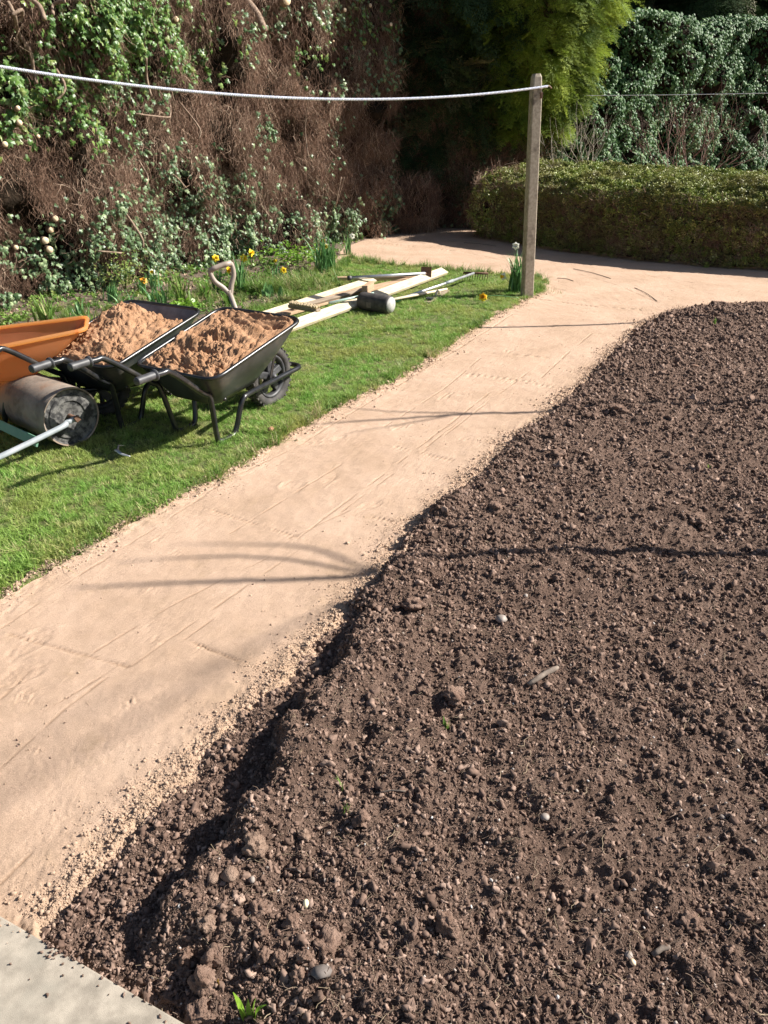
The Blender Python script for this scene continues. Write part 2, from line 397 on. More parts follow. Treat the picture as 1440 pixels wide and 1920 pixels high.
def fan(y0, y1, k, cols, xa, xb):
    ys = [y0]
    while ys[-1] < y1: ys.append(ys[-1] + k * (ys[-1] + .35))
    ys = np.array(ys); u = np.linspace(0, 1, cols)
    Y = np.repeat(ys[:, None], cols, 1); X = xa(ys)[:, None] * (1 - u) + xb(ys)[:, None] * u
    return X, Y
def grid_mesh(name, X, Y, Z, keep, mat, attrs=None):
    r, c = X.shape; idx = np.arange(r * c).reshape(r, c)
    q = np.stack([idx[:-1, :-1], idx[:-1, 1:], idx[1:, 1:], idx[1:, :-1]], -1).reshape(-1, 4)
    kf = (keep[:-1, :-1] & keep[1:, 1:] & keep[:-1, 1:] & keep[1:, :-1]).ravel(); q = q[kf]
    used = np.zeros(r * c, bool); used[q.ravel()] = True; remap = np.cumsum(used) - 1
    V = np.stack([X.ravel(), Y.ravel(), Z.ravel()], 1)[used]
    me = np_mesh(name, V, remap[q], mat)
    for nm, a in (attrs or {}).items():
        at = me.attributes.new(nm, 'FLOAT', 'POINT'); at.data.foreach_set('value', a.ravel()[used].astype(np.float32))
    return me

# --- far ground sheet
me = np_mesh('ground', [(-90, -60, -.06), (90, -60, -.06), (90, 120, -.06), (-90, 120, -.06)], [(0, 1, 2, 3)], M_bedsoil)
tag(link('ground', me), 'bare brown earth under the garden reaching away behind the hedges', kind='structure')

# --- sand bed of the path
def PX(*pts): return [tuple(gnd(*p)) for p in pts]
GROOVES = [PX((15, 1188), (240, 1250)), PX((345, 1198), (520, 1272)), PX((175, 1222), (330, 1130), (505, 1044)), PX((245, 1250), (430, 1120), (560, 1030)),
           PX((0, 1180), (130, 1090), (300, 985), (420, 905), (560, 835), (700, 750), (850, 660), (960, 590)),
           PX((345, 1200), (400, 1160)), PX((375, 950), (560, 1008)), PX((655, 958), (780, 990)), PX((560, 1008), (790, 835), (920, 735)),
           PX((705, 767), (812, 807)), PX((862, 822), (960, 840)), PX((740, 838), (850, 865)), PX((640, 960), (760, 870), (860, 790)),
           PX((790, 850), (880, 780), (1000, 690)), PX((1000, 720), (1120, 738)), PX((870, 700), (1000, 716)), PX((1000, 722), (1060, 665), (1110, 625)),
           PX((880, 660), (1060, 672)), PX((90, 1330), (250, 1230)), PX((0, 1440), (120, 1330), (200, 1270)), PX((380, 1370), (450, 1300)), PX((540, 1010), (655, 958)),
           PX((190, 1590), (240, 1540)), PX((0, 1660), (60, 1600)), PX((720, 800), (830, 730), (900, 672)), PX((1080, 512), (1160, 535)), PX((1170, 540), (1240, 570)),
           PX((1000, 560), (1120, 575), (1200, 580)), PX((860, 470), (1000, 500)), PX((960, 530), (1060, 545)), PX((700, 455), (850, 470)), PX((950, 610), (1120, 612)),
           PX((1100, 500), (1300, 530)), PX((0, 1310), (60, 1250)), PX((430, 700 + 300), (640, 870))]
FEET = [(30, 1215, 1), (15, 1270, 1), (645, 748, .8), (700, 735, .8), (755, 795, .8), (880, 708, .7), (960, 712, .7), (955, 657, .6), (560, 905, .8), (600, 905, .8),
        (620, 825, .7), (570, 830, .7), (835, 742, .6), (860, 745, .6), (690, 950, .5), (1150, 565, .6), (1060, 520, .6)]
X, Y = fan(.80, 13.6, .0032, 520, lambda y: np.maximum(-.50 * y - .75, np.interp(y, [0, 1.4, 7.2, 8.8, 14], [-2.7, -2.0, 1.0, -1.2, -1.6])), lambda y: np.interp(y, [0, 7.0, 8.5, 14], [-.2, 3.95, 6.6, 10]))
def sand_h(X, Y):
    ds = sdist(X, Y, SOIL_POLY); dl = sdist(X, Y, LAWN_POLY)
    edge = np.maximum(ds, dl)
    z = .006 * fbm(X * 1.3, Y * 1.3, 3, 3) + .0020 * fbm(X * 14, Y * 14, 3, 9) + .0012 * fbm(X * 60, Y * 60, 3, 29, .7) * np.clip(.3 + 1.5 * fbm(X * 3, Y * 3, 2, 33), .15, 1.2)
    rag = np.exp(-np.clip(-edge, 0, 1) / .075)
    rag2 = np.exp(-np.clip(-edge, 0, 1) / .05)
    z = z + rag * (.010 + .010 * fbm(X * 16, Y * 16, 4, 21, .65)) + .006 * rag2 * np.clip(fbm(X * 45, Y * 45, 3, 31), 0, 1)
    z = z - .04 * sstep(-.005, .09, ds)
    return z, rag, edge
Z, rag, edge = sand_h(X, Y)
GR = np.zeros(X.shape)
for gi_, G in enumerate(GROOVES):
    bx0 = min(p[0] for p in G) - .1; bx1 = max(p[0] for p in G) + .1; by0 = min(p[1] for p in G) - .1; by1 = max(p[1] for p in G) + .1
    k = (X > bx0) & (X < bx1) & (Y > by0) & (Y < by1)
    x = X[k]; y = Y[k]; jit = .006 * fbm(x * 9, y * 9, 2, 40 + gi_)
    dgx = abs(G[-1][0] - G[0][0]); dgy = abs(G[-1][1] - G[0][1]); amp_ = 2.1 if dgx > dgy else .75
    d = np.abs(seg_dist(x, y, G) + jit * .4); w = .0018 + .0006 * y
    br = sstep(-.25, .25, fbm(x * 5, y * 5, 2, 60 + gi_) + .25)
    Z[k] -= (.0030 * np.exp(-(d / w) ** 2) - .0003 * np.exp(-((d - 2.4 * w) / w) ** 2)) * br * (1 + .22 * y) * amp_
    GR[k] = np.maximum(GR[k], .62 * np.exp(-(d / (w * 1.1)) ** 2) * br)  # mask for the shade painted into the groove colour
for px, py, sc in FEET:
    cx, cy = gnd(px, py); a = random.uniform(.6, 1.5); dx = X - cx; dy = Y - cy
    u = dx * math.cos(a) + dy * math.sin(a); w = -dx * math.sin(a) + dy * math.cos(a)
    q = np.sqrt((u / (.125 * sc + .02)) ** 2 + (w / (.05 * sc + .008)) ** 2) * (1 + .18 * fbm(X * 14, Y * 14, 2, 83))
    sole = (1 - sstep(.85, 1.05, q)) * (-.0035 + .003 * np.sin(u * 330 + 2 * fbm(X * 20, Y * 20, 2, 4)) * (np.abs(w) < .035) + .003 * fbm(X * 50, Y * 50, 2, 61)) * sstep(-.25, .3, fbm(X * 7, Y * 7, 2, 31) + .1)
    Z += (sole + .004 * np.exp(-((q - 1.08) / .07) ** 2) * sstep(.0, .35, fbm(X * 9, Y * 9, 2, 71)) * sstep(.3, .9, q)) * .9
# small scuffs
for i in range(40):
    px = random.uniform(0, 1200); py = random.uniform(600, 1650)
    cx, cy = gnd(px, py)
    k = (np.abs(X - cx) < .12) & (np.abs(Y - cy) < .12)
    if not k.any(): continue
    d = np.hypot(X[k] - cx, Y[k] - cy)
    Z[k] += .003 * np.exp(-(d / random.uniform(.012, .05)) ** 2) * fbm(X[k] * 90, Y[k] * 60, 3, 90 + i, .7) * 2
in_lawn = sdist(X, Y, LAWN_POLY); in_soil = sdist(X, Y, SOIL_POLY)
keep = (in_lawn < .10) & (in_soil < .22) & (Y > 1.0 - 9)
grit = np.clip(np.exp(-np.clip(-in_soil, 0, 1) / .07) * (.6 + .8 * fbm(X * 9, Y * 9, 3, 5)), 0, .8)
me = grid_mesh('sand_path', X, Y, Z, keep, M_sand, {'grit': grit, 'groove_shade': GR})
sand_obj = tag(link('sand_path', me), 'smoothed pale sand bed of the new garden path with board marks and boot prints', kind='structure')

# --- dug soil bed
X, Y = fan(.50, 8.6, .0052, 640, lambda y: -1.15 + np.clip(y - 1.0, 0, 9) * .50, lambda y: 1.15 + y * .60)
ds = sdist(X, Y, SOIL_POLY)
SLAB_LINE = [tuple(gnd(55, 1780)), tuple(gnd(540, 2075))]
RIDGE_LINE = [tuple(np.array(SOIL_EDGE[0]) * 3 - np.array(SOIL_EDGE[2]) * 2)] + SOIL_EDGE
def soil_h(X, Y, ds):
    dr = np.where(ds > 0, np.minimum(seg_dist(X, Y, RIDGE_LINE), ds + 5), ds)
    drr = np.interp(Y, [.8, 1.25, 1.7, 2.1, 2.6, 3.2, 4.5, 8], [.34, .30, .22, .15, .075, .06, .05, .05])
    hr = np.interp(Y, [.8, 1.25, 1.7, 2.05, 2.3, 2.55, 2.8, 3.1, 3.4, 4.2, 8], [.055, .075, .085, .075, .04, .066, .032, .055, .03, .022, .018])
    wob = .07 * fbm(X * 3, Y * 3, 3, 12)
    hr = hr * sstep(.0, .22, seg_dist(X, Y, SLAB_LINE))
    e = ds + .025 * fbm(X * 8, Y * 8, 3, 44)
    base = -.035 + .047 * sstep(-.03, .05, e) + .008 * sstep(.05, .3, e)
    wob = wob + .03 * fbm(X * 11, Y * 11, 3, 52)
    rise = sstep(drr - .07 + wob * .7, drr + .02 + wob * .7, dr) * hr * 1.15
    crest = .026 * np.exp(-((dr - drr - .07 - wob) / .07) ** 2) * sstep(.01, .05, hr - .015)
    inn = sstep(0, .06, ds)
    z = base + rise + crest
    z = z + inn * (.014 * fbm(X * 2.4, Y * 2.4, 3, 5) + .013 * fbm(X * 8, Y * 8, 3, 6) + .006 * fbm(X * 24, Y * 24, 3, 7, .6) + .004 * fbm(X * 70, Y * 70, 2, 19, .6))
    lump = np.clip(.62 - cells(X * 22 + fbm(X * 6, Y * 6, 2, 3), Y * 22, 3), 0, 1)
    lump2 = np.clip(.55 - cells(X * 55, Y * 55, 13), 0, 1)
    rough = np.clip(.55 + .9 * fbm(X * 1.7, Y * 1.7, 2, 91), .15, 1.4)
    z = z + inn * (lump * .007 * rough * np.clip(.35 + dr * 1.4, .35, 1) + lump2 * .006)
    # pocks
    z = z - inn * (.05 * np.clip(.33 - cells(X * 5, Y * 5, 77), 0, 1) + .035 * np.clip(.30 - cells(X * 11, Y * 11, 78), 0, 1))
    return z
Z = soil_h(X, Y, ds)
me = grid_mesh('soil_bed', X, Y, Z, ds > -.07, M_soil)
soil_obj = tag(link('soil_bed', me), 'freshly dug dark brown soil bed banked up beside the sand path', kind='structure')
# coarse continuation of the bed beyond the picture
xs = np.linspace(1.6, 9, 90); ys = np.linspace(-.5, 7.0, 90); XX, YY = np.meshgrid(xs, ys)
me = grid_mesh('soil_beyond', XX, YY, .02 + .02 * fbm(XX * 3, YY * 3, 3, 5), (XX > 1.0 + YY * .60) & (sdist(XX, YY, SOIL_POLY) > .1), M_soil)
tag(link('soil_bed_margin', me), 'outer margin of the dug soil bed', kind='structure')

def soil_z(x, y):
    x = np.atleast_1d(np.asarray(x, float)); y = np.atleast_1d(np.asarray(y, float))
    return soil_h(x, y, sdist(x, y, SOIL_POLY))
def on_soil(px, py):
    z = .05
    for _ in range(6):
        x, y = gnd(px, py, z); z = float(soil_z(x, y)[0])
    return x, y, z

# --- lawn turf
X, Y = fan(1.2, 11.4, .014, 200, lambda y: np.minimum(-.5 * y - 1.6, -4.6), lambda y: .0 * y + 2.2)
dl = sdist(X, Y, LAWN_POLY)
def lawn_h(X, Y, dl): return -.04 + .062 * sstep(-.03, .03, dl + .012 * fbm(X * 12, Y * 12, 2, 4)) + .012 * fbm(X * 1.5, Y * 1.5, 3, 8)
me = grid_mesh('lawn', X, Y, lawn_h(X, Y, dl), dl > -.09, M_under)
tag(link('lawn', me), 'turf of the strip of lawn beside the sand path', kind='structure')
def lawn_z(x, y):
    x = np.atleast_1d(np.asarray(x, float)); y = np.atleast_1d(np.asarray(y, float)); return lawn_h(x, y, sdist(x, y, LAWN_POLY))

# --- flower bed soil
X, Y = fan(3.0, 13.4, .010, 190, lambda y: -6.2 + (y - 3) * .45, lambda y: -2.0 + (y - 5) * .30 + .9)
db = sdist(X, Y, BED_POLY)
def bed_h(X, Y, db): return -.05 + .065 * sstep(-.04, .08, db) + .03 * fbm(X * 2, Y * 2, 3, 2) * sstep(0, .2, db) + .012 * fbm(X * 12, Y * 12, 3, 7)
me = grid_mesh('flower_bed', X, Y, bed_h(X, Y, db), db > -.1, M_bedsoil)
tag(link('flower_bed', me), 'weedy brown flower bed soil between lawn and tall hedge', kind='structure')
def bed_z(x, y):
    x = np.atleast_1d(np.asarray(x, float)); y = np.atleast_1d(np.asarray(y, float)); return bed_h(x, y, sdist(x, y, BED_POLY))

# --- concrete slabs, bottom left corner
SL_A = gnd(0, 1727); SL_B = gnd(335, 1925)
dsl = Vector((SL_B[0] - SL_A[0], SL_B[1] - SL_A[1])).normalized(); nsl = Vector((dsl.y, -dsl.x))
if nsl.y > 0: nsl = -nsl
pav = empty('paving', (SL_A[0], SL_A[1], 0)); tag(pav, 'grey concrete paving at the corner of the soil bed', kind='structure')
ang = math.atan2(dsl.y, dsl.x)
for i, (u0, v0) in enumerate(((-.32, 0), (-.32, -.62), (.60, 0))):
    mb = MB(); mb.box((.912, .612, .05), (0, 0, 0), bev=.004)
    o = mb.build('slab', M_slab, pav); o.rotation_euler = (random.uniform(-.004, .004), random.uniform(-.004, .004), ang)
    cx = (u0 + .46 + .0); cy = (v0 - .31)
    # local frame: along the slab edge, and away from the path
    p = dsl * cx + nsl * (-cy); o.location = (p.x, p.y, .012 + .001 * i)
# --- boundary of bare sand and soil crumbs
def blob(r=1.0, sub=2, amp=.3, seed=0, squash=1.0):
    import bmesh
    bm = bmesh.new(); bmesh.ops.create_icosphere(bm, subdivisions=sub, radius=1)
    from mathutils import noise as mn
    for v in bm.verts:
        n = v.co.normalized(); o3 = Vector((seed * 7.7, seed * 3.1, 1))
        k = 1 + amp * mn.noise(n * 1.3 + o3) * 1.4 + amp * .7 * mn.noise(n * 3.1 + o3) + amp * .45 * mn.noise(n * 7 + o3) + amp * .35 * mn.noise(n * 14 + o3)
        v.co = n * r * k; v.co.z *= squash
    return bm
def blob_mesh(name, mat, r=1.0, sub=2, amp=.3, seed=0, squash=1.0):
    bm = blob(r, sub, amp, seed, squash); me = bpy.data.meshes.new(name); bm.to_mesh(me); bm.free()
    me.materials.append(mat); me.polygons.foreach_set('use_smooth', [True] * len(me.polygons)); return me
M_crumb = leaf_mat('soil_crumb', (.125, .080, .061), (.22, .146, .112), (.32, .225, .178), .95, 0, .2)
clod_col = variants('crumb', [blob_mesh('crumb', M_crumb, 1, 2, .85, i, .8) for i in range(8)])
sand_col = variants('sand_crumb', [blob_mesh('sand_crumb', M_crumb_sand, 1, 1, .6, i + 20, .8) for i in range(5)])
def rand_euler(n): return rng.uniform(0, 2 * np.pi, (n, 3))
# soil crumbs: more of them close to the path ridge
n = 620000
yy = .62 * np.exp(rng.uniform(0, np.log(8.2 / .62), n)); xa = -1.1 + np.clip(yy - 1, 0, 9) * .5; xb = 1.1 + yy * .6
xx = xa + (xb - xa) * rng.uniform(0, 1, n); d = sdist(xx, yy, SOIL_POLY); k = d > -.01; xx, yy, d = xx[k], yy[k], d[k]
dens = .78 + .3 * np.exp(-d / .35) + .45 * fbm(xx * 2, yy * 2, 2, 8); k = rng.uniform(0, 1, len(xx)) < dens; xx, yy, d = xx[k], yy[k], d[k]
sz = .0009 + .0009 * rng.pareto(2.0, len(xx)); sz = np.minimum(sz, .0065); sz = np.where(rng.uniform(0, 1, len(xx)) < .006, rng.uniform(.006, .012, len(xx)), sz) * (1 + .25 * np.exp(-d / .3)); sz = sz * np.clip(.65 + yy * .20, .8, 2.0)
zz = soil_h(xx, yy, d)
sc3 = sz[:, None] * rng.uniform(.7, 1.3, (len(xx), 3))
tag(scatter('soil_crumbs', np.stack([xx, yy, zz + sz * .15], 1), rand_euler(len(xx)), sc3, clod_col), 'loose brown crumbs of soil scattered over the bed')
# sand crumbs along both margins of the path
P = []
for E_, nn, side in ((SOIL_EDGE, 50000, 1), (LAWN_EDGE[:16], 20000, -1)):
    A = np.array(E_); L_ = np.hypot(*(A[1:] - A[:-1]).T); wgt = L_ / (1.2 + A[1:, 1]) ** 1.2; wgt /= wgt.sum()
    i = rng.choice(len(L_), nn, p=wgt); t = rng.uniform(0, 1, nn)[:, None]; q = A[i] * (1 - t) + A[i + 1] * t
    tg = (A[i + 1] - A[i]); tg /= np.hypot(*tg.T)[:, None]; nr = np.stack([-tg[:, 1], tg[:, 0]], 1)
    off = np.abs(rng.normal(0, .055, nn)) - .035
    off *= np.clip(.9 + 1.2 * fbm(q[:, 0] * 4, q[:, 1] * 4, 2, 3), .25, 2)
    P.append(q + nr * (off * side)[:, None])
P = np.concatenate(P); zz, _, _ = sand_h(P[:, 0], P[:, 1]); ds_ = sdist(P[:, 0], P[:, 1], SOIL_POLY)
zz = np.maximum(zz, np.where(ds_ > -.02, soil_h(P[:, 0], P[:, 1], ds_), -1)); sz = np.minimum(.0011 + .0013 * rng.pareto(2.8, len(P)), .008) * np.clip(.7 + P[:, 1] * .12, .8, 1.6)
tag(scatter('sand_crumbs', np.stack([P[:, 0], P[:, 1], zz + sz * .2], 1), rand_euler(len(P)), sz, sand_col), 'crumbs of pale sand spilt along the edges of the path')
n = 90; uu = rng.uniform(-.1, .75, n); vv = rng.exponential(.012, n) + .001; uu = np.where(rng.uniform(0, 1, n) < .5, .20 + .03 * rng.normal(0, 1, n), uu); q_ = np.stack([SL_A[0] + dsl.x * uu + nsl.x * vv, SL_A[1] + dsl.y * uu + nsl.y * vv, 0 * uu + .0385], 1); ks = uu < .10
tag(scatter('slab_crumbs', q_[~ks], rand_euler((~ks).sum()), rng.uniform(.0012, .004, (~ks).sum()), clod_col), 'soil crumbs spilt on the edge of the paving')
tag(scatter('slab_sand', q_[ks] + (0, -.01, 0), rand_euler(ks.sum()), rng.uniform(.001, .0025, ks.sum()), sand_col), 'sand grains spilt on the corner of the paving')
# loose grains scattered over the smoothed sand
n = 16000; yy = 1.0 * np.exp(rng.uniform(0, np.log(9), n)); xx = rng.uniform(-1.6, 3.2, n) + (yy - 2) * .3; k = (sdist(xx, yy, SOIL_POLY) < -.02) & (sdist(xx, yy, LAWN_POLY) < -.02) & (xx > -.5 * yy - .6); k &= fbm(xx * 2.2, yy * 2.2, 3, 55) > -.05; xx, yy = xx[k], yy[k]
tag(scatter('loose_grains', np.stack([xx, yy, sand_h(xx, yy)[0] + .001], 1), rand_euler(len(xx)), np.minimum(.0009 + .0007 * rng.pareto(2.6, len(xx)), .005), sand_col), 'loose grains lying on the smoothed sand of the path')
kk = rng.uniform(0, 1, len(xx)) < .06; kk &= sdist(xx, yy, SOIL_POLY) > -.6; xx, yy = xx[kk] + .01, yy[kk]
tag(scatter('spilt_soil', np.stack([xx, yy, sand_h(xx, yy)[0] + .001], 1), rand_euler(len(xx)), rng.uniform(.0012, .0035, len(xx)), clod_col), 'specks of dark soil spilt on the sand path')
# roots, straw and pale flecks in the soil
def fibre(i):
    mb = MB(); r = random.Random(i); p = [Vector((x, r.uniform(-.12, .12), r.uniform(0, .12))) for x in np.linspace(-.5, .5, 5)]
    mb.tube(smooth_path(p, 2), .016, 3, caps=False); return mb.mesh('fibre', M_fib)
M_fib = leaf_mat('dry_root_fibre', (.12, .08, .06), (.24, .165, .12), (.40, .31, .2), .8, 0)
fib_col = variants('fibre', [fibre(i) for i in range(6)])
n = 9000; yy = .62 * np.exp(rng.uniform(0, np.log(9), n)); xx = rng.uniform(0, 1, n) * (2.0 + yy * .3) - .9 + yy * .38
d = sdist(xx, yy, SOIL_POLY); k = d > .02; xx, yy, d = xx[k], yy[k], d[k]
rot = np.stack([rng.normal(0, .35, len(xx)), rng.normal(0, .35, len(xx)), rng.uniform(0, 6.3, len(xx))], 1)
tag(scatter('root_fibres', np.stack([xx, yy, soil_h(xx, yy, d) + .004], 1), rot, rng.uniform(.012, .05, len(xx)), fib_col), 'dry root fibres and straw lying over the soil')
M_fleck = leaf_mat('stone_fleck', (.22, .17, .14), (.42, .35, .30), (.6, .57, .54), .6, 0)
peb_col = variants('fleck', [blob_mesh('fleck', M_fleck, 1, 1, .4, i + 40, .6) for i in range(5)])
k = rng.uniform(0, 1, len(xx)) < .11; xx, yy, d = xx[k] + .01, yy[k] + .013, d[k]
tag(scatter('gravel', np.stack([xx, yy, soil_h(xx, yy, sdist(xx, yy, SOIL_POLY)) + .003], 1), rand_euler(len(xx)), rng.uniform(.002, .0055, len(xx)), peb_col), 'pale grit and small stones in the soil')

# ------------------------------------------------------------------ grass
def tuft(i, n=26, spread=.03, h=.035, lean=.5, w=.0016, mat=None, segs=2, name='tuft'):
    r = np.random.default_rng(100 + i); V = []; Fq = []
    for b in range(n):
        a = r.uniform(0, 6.28); rad = spread * math.sqrt(r.uniform()); x0, y0 = rad * math.cos(a), rad * math.sin(a)
        d = r.uniform(0, 6.28); L_ = h * r.uniform(.5, 1.25); ln = lean * r.uniform(.2, 1.6); sx, sy = -math.sin(d), math.cos(d)
        base = len(V)
        for k in range(segs + 1):
            t = k / segs; out = ln * t * t * L_; z = L_ * t * (1 - .3 * ln * t); ww = w * (1 - t * .8)
            cx, cy = x0 + math.cos(d) * out, y0 + math.sin(d) * out
            V += [(cx - sx * ww, cy - sy * ww, z), (cx + sx * ww, cy + sy * ww, z)]
        for k in range(segs): q = base + 2 * k; Fq.append((q, q + 1, q + 3, q + 2))
    return np_mesh(name, V, Fq, mat, True)
grass_col = variants('grass_tuft', [tuft(i, 24, .03, .030 + .006 * (i % 3), .8 + .25 * (i % 2), .0023, M_grass) for i in range(8)])
n = 60000
yy = rng.uniform(2.0, 10.6, n); xx = rng.uniform(-4.6, 2.0, n)
d = sdist(xx, yy, LAWN_POLY); k = (d > .0) & (xx > -.5 * yy - .9)
k &= rng.uniform(0, 1, n) < np.clip(1.25 - yy * .06, .5, 1)
xx, yy, d = xx[k], yy[k], d[k]
gz = lawn_h(xx, yy, d); gs = np.clip(.8 + .35 * fbm(xx * 3, yy * 3, 3, 2) + .35 * np.exp(-d / .05), .45, 1.6)
tag(scatter('lawn_grass', np.stack([xx, yy, gz - .003], 1), np.stack([rng.normal(0, .15, len(xx)), rng.normal(0, .15, len(xx)), rng.uniform(0, 6.28, len(xx))], 1), gs, grass_col), 'short bright green grass of the lawn strip')
# ragged longer grass at borders and in the bed
long_col = variants('long_tuft', [tuft(50 + i, 20, .03, .085, .9, .0026, M_blade, 3) for i in range(5)])
P = []
def along(E_, nn, off, sd):
    A = np.array(E_); L_ = np.hypot(*(A[1:] - A[:-1]).T); i = rng.choice(len(L_), nn, p=L_ / L_.sum()); t = rng.uniform(0, 1, nn)[:, None]
    return A[i] * (1 - t) + A[i + 1] * t + rng.normal(off, sd, (nn, 2))
P = np.concatenate([along(BED_EDGE[:7], 170, .0, .08), along(LAWN_EDGE[18:], 150, -.02, .05), along([gnd(560, 520), gnd(650, 495), gnd(740, 500)], 110, 0, .10), along([gnd(500, 540), gnd(600, 545)], 160, 0, .12), along([gnd(975, 545), gnd(1012, 548)], 60, 0, .07), along([gnd(100, 600), gnd(300, 590), gnd(560, 520)], 420, 0, .3), along(LAWN_EDGE[2:18], 170, -.005, .012)])
tag(scatter('long_grass', np.concatenate([P, np.maximum(lawn_z(P[:, 0], P[:, 1]), bed_z(P[:, 0], P[:, 1]))[:, None]], 1), np.stack([rng.normal(0, .12, len(P)), rng.normal(0, .12, len(P)), rng.uniform(0, 6.28, len(P))], 1), rng.uniform(.5, 1.2, len(P)), long_col), 'ragged longer grass and straw at the edge of the flower bed')

# ------------------------------------------------------------------ leaves and twigs
def ivy_leaf_mesh(name, mat, cup=.18):
    """five-lobed leaf, 1 unit wide, face towards +Z, stalk at the origin"""
    out = [(0, 0), (-.30, -.10), (-.50, .18), (-.27, .32), (-.36, .66), (-.10, .60), (0, 1.0), (.10, .60), (.36, .66), (.27, .32), (.50, .18), (.30, -.10)]
    V = [(0, .32, .07)] + [(x, y, -cup * (x * x + (y - .35) ** 2) * 1.4) for x, y in out]
    T = [(0, i, i % 12 + 1) for i in range(1, 13)]
    return np_mesh(name, V, T, mat, False)
def ivy_set(name, mat, n=4): return variants(name, [ivy_leaf_mesh(name, mat, .08 + .12 * i) for i in range(n)])
ivy_col = ivy_set('ivy', M_ivy); ivyb_col = ivy_set('ivy_young', M_ivy_b); ivyf_col = ivy_set('ivy_far', M_ivy_far)
def small_leaf_cluster(i, mat, n=14, r=.05, ls=.016, name='leaf_cluster', facing_up=False):
    g = np.random.default_rng(300 + i); V = []; Fq = []
    for b in range(n):
        p = g.normal(0, 1, 3); p = p / np.linalg.norm(p) * r * g.uniform(.2, 1); q = g.normal(0, 1, 3); q /= np.linalg.norm(q)
        if facing_up: q[2] = abs(q[2]) * .45; q /= np.linalg.norm(q)
        s_ = np.cross(q, (g.normal(0, .35), g.normal(0, .35), 1.0)) if facing_up else np.cross(q, g.normal(0, 1, 3)); s_ /= np.linalg.norm(s_); L_ = ls * g.uniform(.7, 1.3); w = L_ * .38; up = np.cross(q, s_) * L_ * .12; k = len(V)
        V += [p, p + q * L_ * .5 - s_ * w + up, p + q * L_, p + q * L_ * .5 + s_ * w + up]; Fq.append((k, k + 1, k + 2, k + 3))
    return np_mesh(name, V, Fq, mat, False)
def twig_clump(i, mat, n=34, w=.16, h=.26, r=.0021, hang=True, name='twig_clump', tangle=.5):
    """loose bundle of thin dead twigs in the XZ plane, depth along Y"""
    g = np.random.default_rng(500 + i); V = []; Fq = []
    for b in range(n):
        p = np.array([g.uniform(-w, w), g.uniform(-.03, .06), g.uniform(-h * .5, h * .5)])
        d = np.array([g.normal(0, tangle), g.normal(.1, .35), -1.0 if g.uniform() < .8 else .4]) if hang else g.normal(0, 1, 3)
        d = d / np.linalg.norm(d); L_ = g.uniform(.05, .16) * (1.2 if tangle < .4 else 1); sg = 3; rr = r * g.uniform(.6, 1.5)
        base = len(V); q = p.copy()
        for k in range(sg + 1):
            rk = rr * (1 - .25 * k); a = np.cross(d, (0, 1, .3)); a /= np.linalg.norm(a) + 1e-9; c_ = np.cross(d, a)
            for t in range(3):
                th = t * 2.094; V.append(q + (a * math.cos(th) + c_ * math.sin(th)) * rk)
            q = q + d * L_ / sg; d = d + g.normal(0, .35, 3) * (1, .6, .8); d /= np.linalg.norm(d)
        for k in range(sg):
            for t in range(3):
                t2 = (t + 1) % 3; Fq.append((base + 3 * k + t, base + 3 * k + t2, base + 3 * k + 3 + t2, base + 3 * k + 3 + t))
    return np_mesh(name, V, Fq, mat, True)
twig_v = variants('twig_hanging', [twig_clump(i, M_twig, tangle=.36, h=.28) for i in range(6)])
twig_t = variants('twig_tangle', [twig_clump(20 + i, M_twig, tangle=1.2, h=.18) for i in range(6)])

